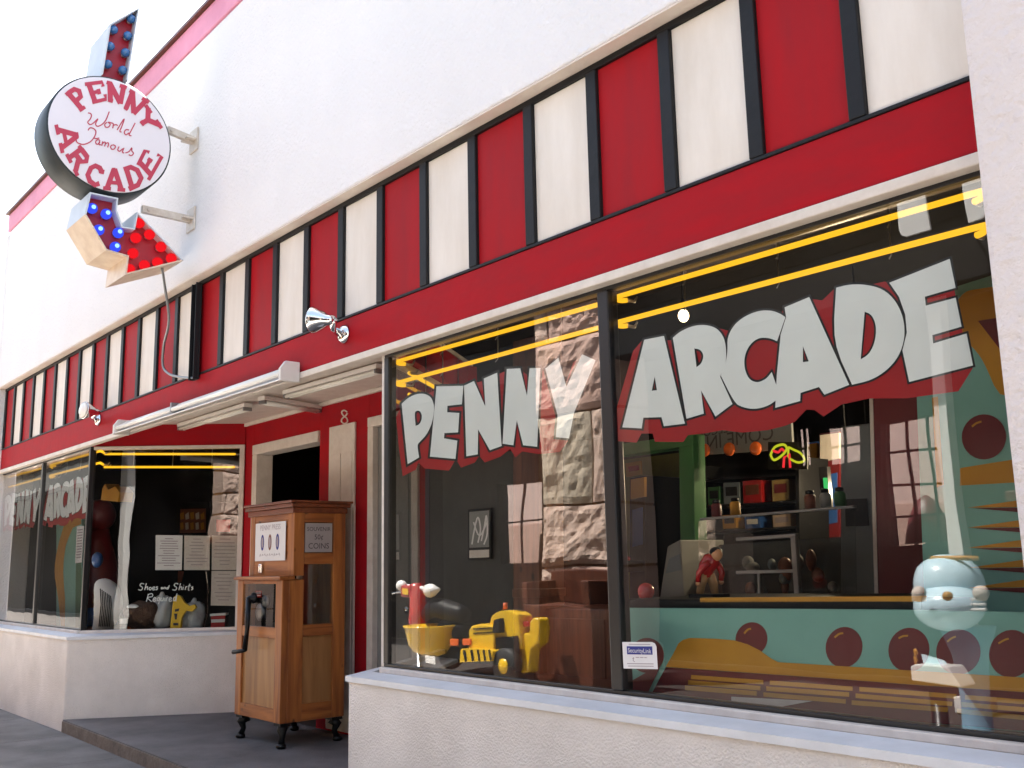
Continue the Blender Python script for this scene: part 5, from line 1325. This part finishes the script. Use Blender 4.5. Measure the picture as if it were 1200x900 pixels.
for u, dy in ((593, .2), (593, -.35)):
    wl = MB().lathe(rpt(u, 781, dy)-Vector((0,.06,0)), (0,1,0), [(.08,0),(.20,.0),(.22,.03),(.22,.09),(.20,.12),(.08,.12)], 22).build('wheel', 'rubber', LR)
    MB().lathe(rpt(u, 781, dy), (0,1,0), [(.09,0),(.09,.065),(.03,.075)], 16).build('hub', 'yellowplastic', wl)
lq([(608,742),(620,741),(622,728),(627,723),(633,724),(635,735),(633,752),(622,762),(617,790),(608,792)], 'seat', 'yellowplastic', .2, .1)
MB().tube(smoothline([tuple(rpt(606,722,-.05)+Vector((.12*math.cos(q*math.pi/6), .12*math.sin(q*math.pi/6), .05))) for q in range(13)], 2), .016, 8).build('steering_wheel', 'black', LR)
MB().tube([rpt(590,716,.0), rpt(590,708,.0)], .03, 8).build('beacon', 'orangeplastic', LR)
for v_ in (735, 740): MB().prism([rpt(u, v, .226) for u, v in ((553,v_+1),(576,v_),(576,v_+1.4),(553,v_+2.4))], (0,.004,0)).build('grille_slot', 'black', LR)
lq([(609,729),(620,728),(620,734),(609,735)], 'dashboard', 'redplastic', .4, .08, .01)
MB().lathe(rpt(580,800,-.1), (0,0,1), [(.5,0),(.48,.14)], 24).build('ride_base', 'iron', LR)

# pale blue boat-like ride with its coin box
YB2 = 4.3
def wpnt(u, v, dy=0): q_ = mir(u, v, YB2-dy); return Vector((q_.x, q_.y, q_.z))
c_ = wpnt(1112, 700); 
WRD = thing('blue_car_ride', 'rounded pale blue toy car ride with white lamps and a gold roof bar', 'kiddie ride', (c_.x, c_.y, -.06))
w_ = abs(wpnt(1152,700).x-wpnt(1074,700).x)/2; h_ = wpnt(1110,655).z-wpnt(1110,735).z
bd_ = MB().lathe(wpnt(1112,690,-.3), (0,0,1), [(.001,-h_*.10),(w_*.98,-h_*.06),(w_*1.0,h_*.06),(w_*.96,h_*.18),(w_*.84,h_*.32),(w_*.62,h_*.42),(w_*.36,h_*.475),(w_*.34,h_*.50),(.001,h_*.505)], 36)
bd_.build('dome', 'blueplastic', WRD)
MB().lathe(wpnt(1112,700,-.28), (0,0,1), [(w_*.97,-h_*.09),(w_*1.05,-h_*.06),(w_*1.05,h_*.06),(w_*.97,h_*.09)], 36).build('visor_band', 'blueplastic', WRD)
MB().ball(wpnt(1112,713,-.14), w_*1.0, w_*.92, h_*.34, 32, 16).build('lower_bowl', 'blueplastic', WRD)
for k_ in range(3): MB().box(wpnt(1146,706,.0).x-.06, wpnt(1146,706,.0).x+.05, wpnt(1146,706,.0).y-.02, wpnt(1146,706,.0).y+.02, wpnt(1146,706+6*k_,0).z, wpnt(1146,703+6*k_,0).z).build('side_fin', 'whiteplastic', WRD, .006)
for u in (1078, 1148):
    MB().ball(wpnt(u,697,.20), .06, .05, .06).build('lamp', 'cream', WRD)
MB().ball(wpnt(1111,700,.24), .035, .03, .035).build('nose_badge', 'gold', WRD)
MB().tube([wpnt(1092,655.5,-.2), wpnt(1145,655.5,-.2)], .018, 8).build('roof_bar', 'gold', WRD)
MB().tube([wpnt(1092,662,-.2), wpnt(1120,662,-.2)], .014, 8).build('roof_bar', 'gold', WRD)
tz = wpnt(1120,735,-.3).z
mb = MB().lathe(Vector((wpnt(1134,735,-.35).x, wpnt(1134,735,-.35).y, -.05)), (0,0,1), [(.26,0),(.25,.05),(.13,.10),(.11,tz*.5),(.13,tz*.85),(.2,tz+.05)], 28)
mb.build('trunk', mat('mid_blue_paint', (.16,.30,.42), .4), WRD)
d_ = wpnt(1090, 790, .3)
CB = thing('coin_box', 'white slanted coin box on a pedestal with a gold chain beside the blue ride', 'coin box', (d_.x, d_.y, -.06))
MB().prism([wpnt(u, v, .3) for u, v in ((1066,781),(1072,778),(1110,779),(1126,803),(1067,798))], (0,-.25,0)).build('box_body', 'whiteplastic', CB, .01)
zc_ = wpnt(1090,798,.3).z
MB().lathe(Vector((wpnt(1092,790,.2).x, d_.y-.13, -.05)), (0,0,1), [(.14,0),(.13,.04),(.06,.06),(.06,max(.15, zc_+.05))], 18).build('stand', 'iron', CB)
mb = MB()
for k_ in range(4): mb.lathe(wpnt(1073, 776-k_*4.2, .2), (0 if k_ % 2 else 1, 1 if k_ % 2 else 0, 0), [(.014,-.005),(.02,0),(.014,.005)], 10)
mb.build('chain', 'gold', CB)
MB().prism([wpnt(u, v, .12) for u, v in ((1080,766),(1105,772),(1112,780),(1082,779))], (0,-.02,0)).build('sign_plate', 'blueplastic', CB)
# added dark box masks the right-hand pier's foot in reflections, domed sunshade in the court
TK = thing('pier_blocker', 'black box added to hide the foot of the second sandstone pier in reflections', 'added box', (-2.9, -5.95, -.06))
MB().box(-3.7, -2.3, -6.25, -5.65, -.05, 2.0).build('blocker_body', 'iron', TK, .02)
MB().box(-3.8, -2.2, -6.3, -5.55, 2.001, 2.09).build('blocker_top', 'darkwood', TK, .01)
MB().box(-3.45, -2.55, -5.649, -5.63, 1.1, 1.75).build('blocker_front', 'greyblue', TK, .01)
q_ = mir(1084, 600, 11.2)
SU = thing('sunshade', 'dark red domed sunshade on a pole in the court beyond the porch', 'sunshade', (q_.x, q_.y, -.1))
rs_ = abs(mir(1110, 600, 11.2).x-mir(1062, 600, 11.2).x)/2; zt_ = mir(1084, 577, 11.2).z
MB().lathe((q_.x, q_.y, zt_), (0,0,1), [(rs_,-.75),(rs_*.96,-.6),(rs_*.8,-.33),(rs_*.5,-.1),(.02,0)], 28).build('canopy', 'maroon', SU)
MB().tube([(q_.x, q_.y, -.08), (q_.x, q_.y, zt_-.02)], .03, 10).build('pole', 'iron', SU)
# wooden chest in front of the pier
YCB = 5.9
q_ = mir(672, 700, YCB)
WC = thing('wooden_chest', 'dark red wooden bench box standing against the sandstone pier across the alley', 'bench', (q_.x, q_.y, -.06))
xa_, xb_ = sorted((mir(634,700,YCB).x, mir(709,700,YCB).x))
MB().box(xa_, xb_, q_.y-.3, q_.y+.3, -.05, 1.0).build('chest_body', 'darkwood', WC, .015)
MB().box(xa_, xb_, q_.y-.3, q_.y-.2, 1.001, 1.42).build('backrest', 'darkwood', WC, .015)
for x_ in (xa_, xb_-.12): MB().box(x_, x_+.12, q_.y-.199, q_.y+.3, 1.001, 1.3).build('armrest', 'darkwood', WC, .02)

# ------------------------------------------------------------------ light
w = bpy.data.worlds.new('World'); sc.world = w; w.use_nodes = True
nt = w.node_tree; bg = nt.nodes['Background']
sky = nt.nodes.new('ShaderNodeTexSky'); sky.sky_type = 'NISHITA'; sky.sun_disc = False
ELEV, AZ = math.radians(61), math.radians(-38)       # azimuth clockwise from +Y
sky.sun_elevation = ELEV; sky.sun_rotation = AZ % (2*math.pi); sky.air_density = 1.0; sky.dust_density = 2.5; sky.ozone_density = 1.0
wb = nt.nodes.new('ShaderNodeMix'); wb.data_type = 'RGBA'; wb.blend_type = 'MULTIPLY'; wb.inputs[0].default_value = 1; wb.inputs[7].default_value = (1.12, 1.0, .84, 1)
nt.links.new(sky.outputs[0], wb.inputs[6]); nt.links.new(wb.outputs[2], bg.inputs[0]); bg.inputs[1].default_value = SKY_STRENGTH
sd = Vector((math.sin(AZ)*math.cos(ELEV), math.cos(AZ)*math.cos(ELEV), math.sin(ELEV)))
sl = bpy.data.lights.new('sun', 'SUN'); sl.energy = SUN_STRENGTH; sl.angle = math.radians(.53); sl.color = (1, .95, .88)
so = bpy.data.objects.new('sun', sl); col.objects.link(so); so.rotation_euler = sd.to_track_quat('Z', 'Y').to_euler(); so.location = (-6, 10, 20)
sc.render.engine = 'CYCLES'
sc.cycles.use_denoising = True
sc.cycles.max_bounces = 10; sc.cycles.diffuse_bounces = 5; sc.cycles.glossy_bounces = 4; sc.cycles.transparent_max_bounces = 20
sc.cycles.caustics_reflective = False; sc.cycles.caustics_refractive = False
sc.view_settings.view_transform = 'Standard'; sc.view_settings.look = 'None'; sc.view_settings.exposure = EXPOSURE; sc.view_settings.gamma = 1
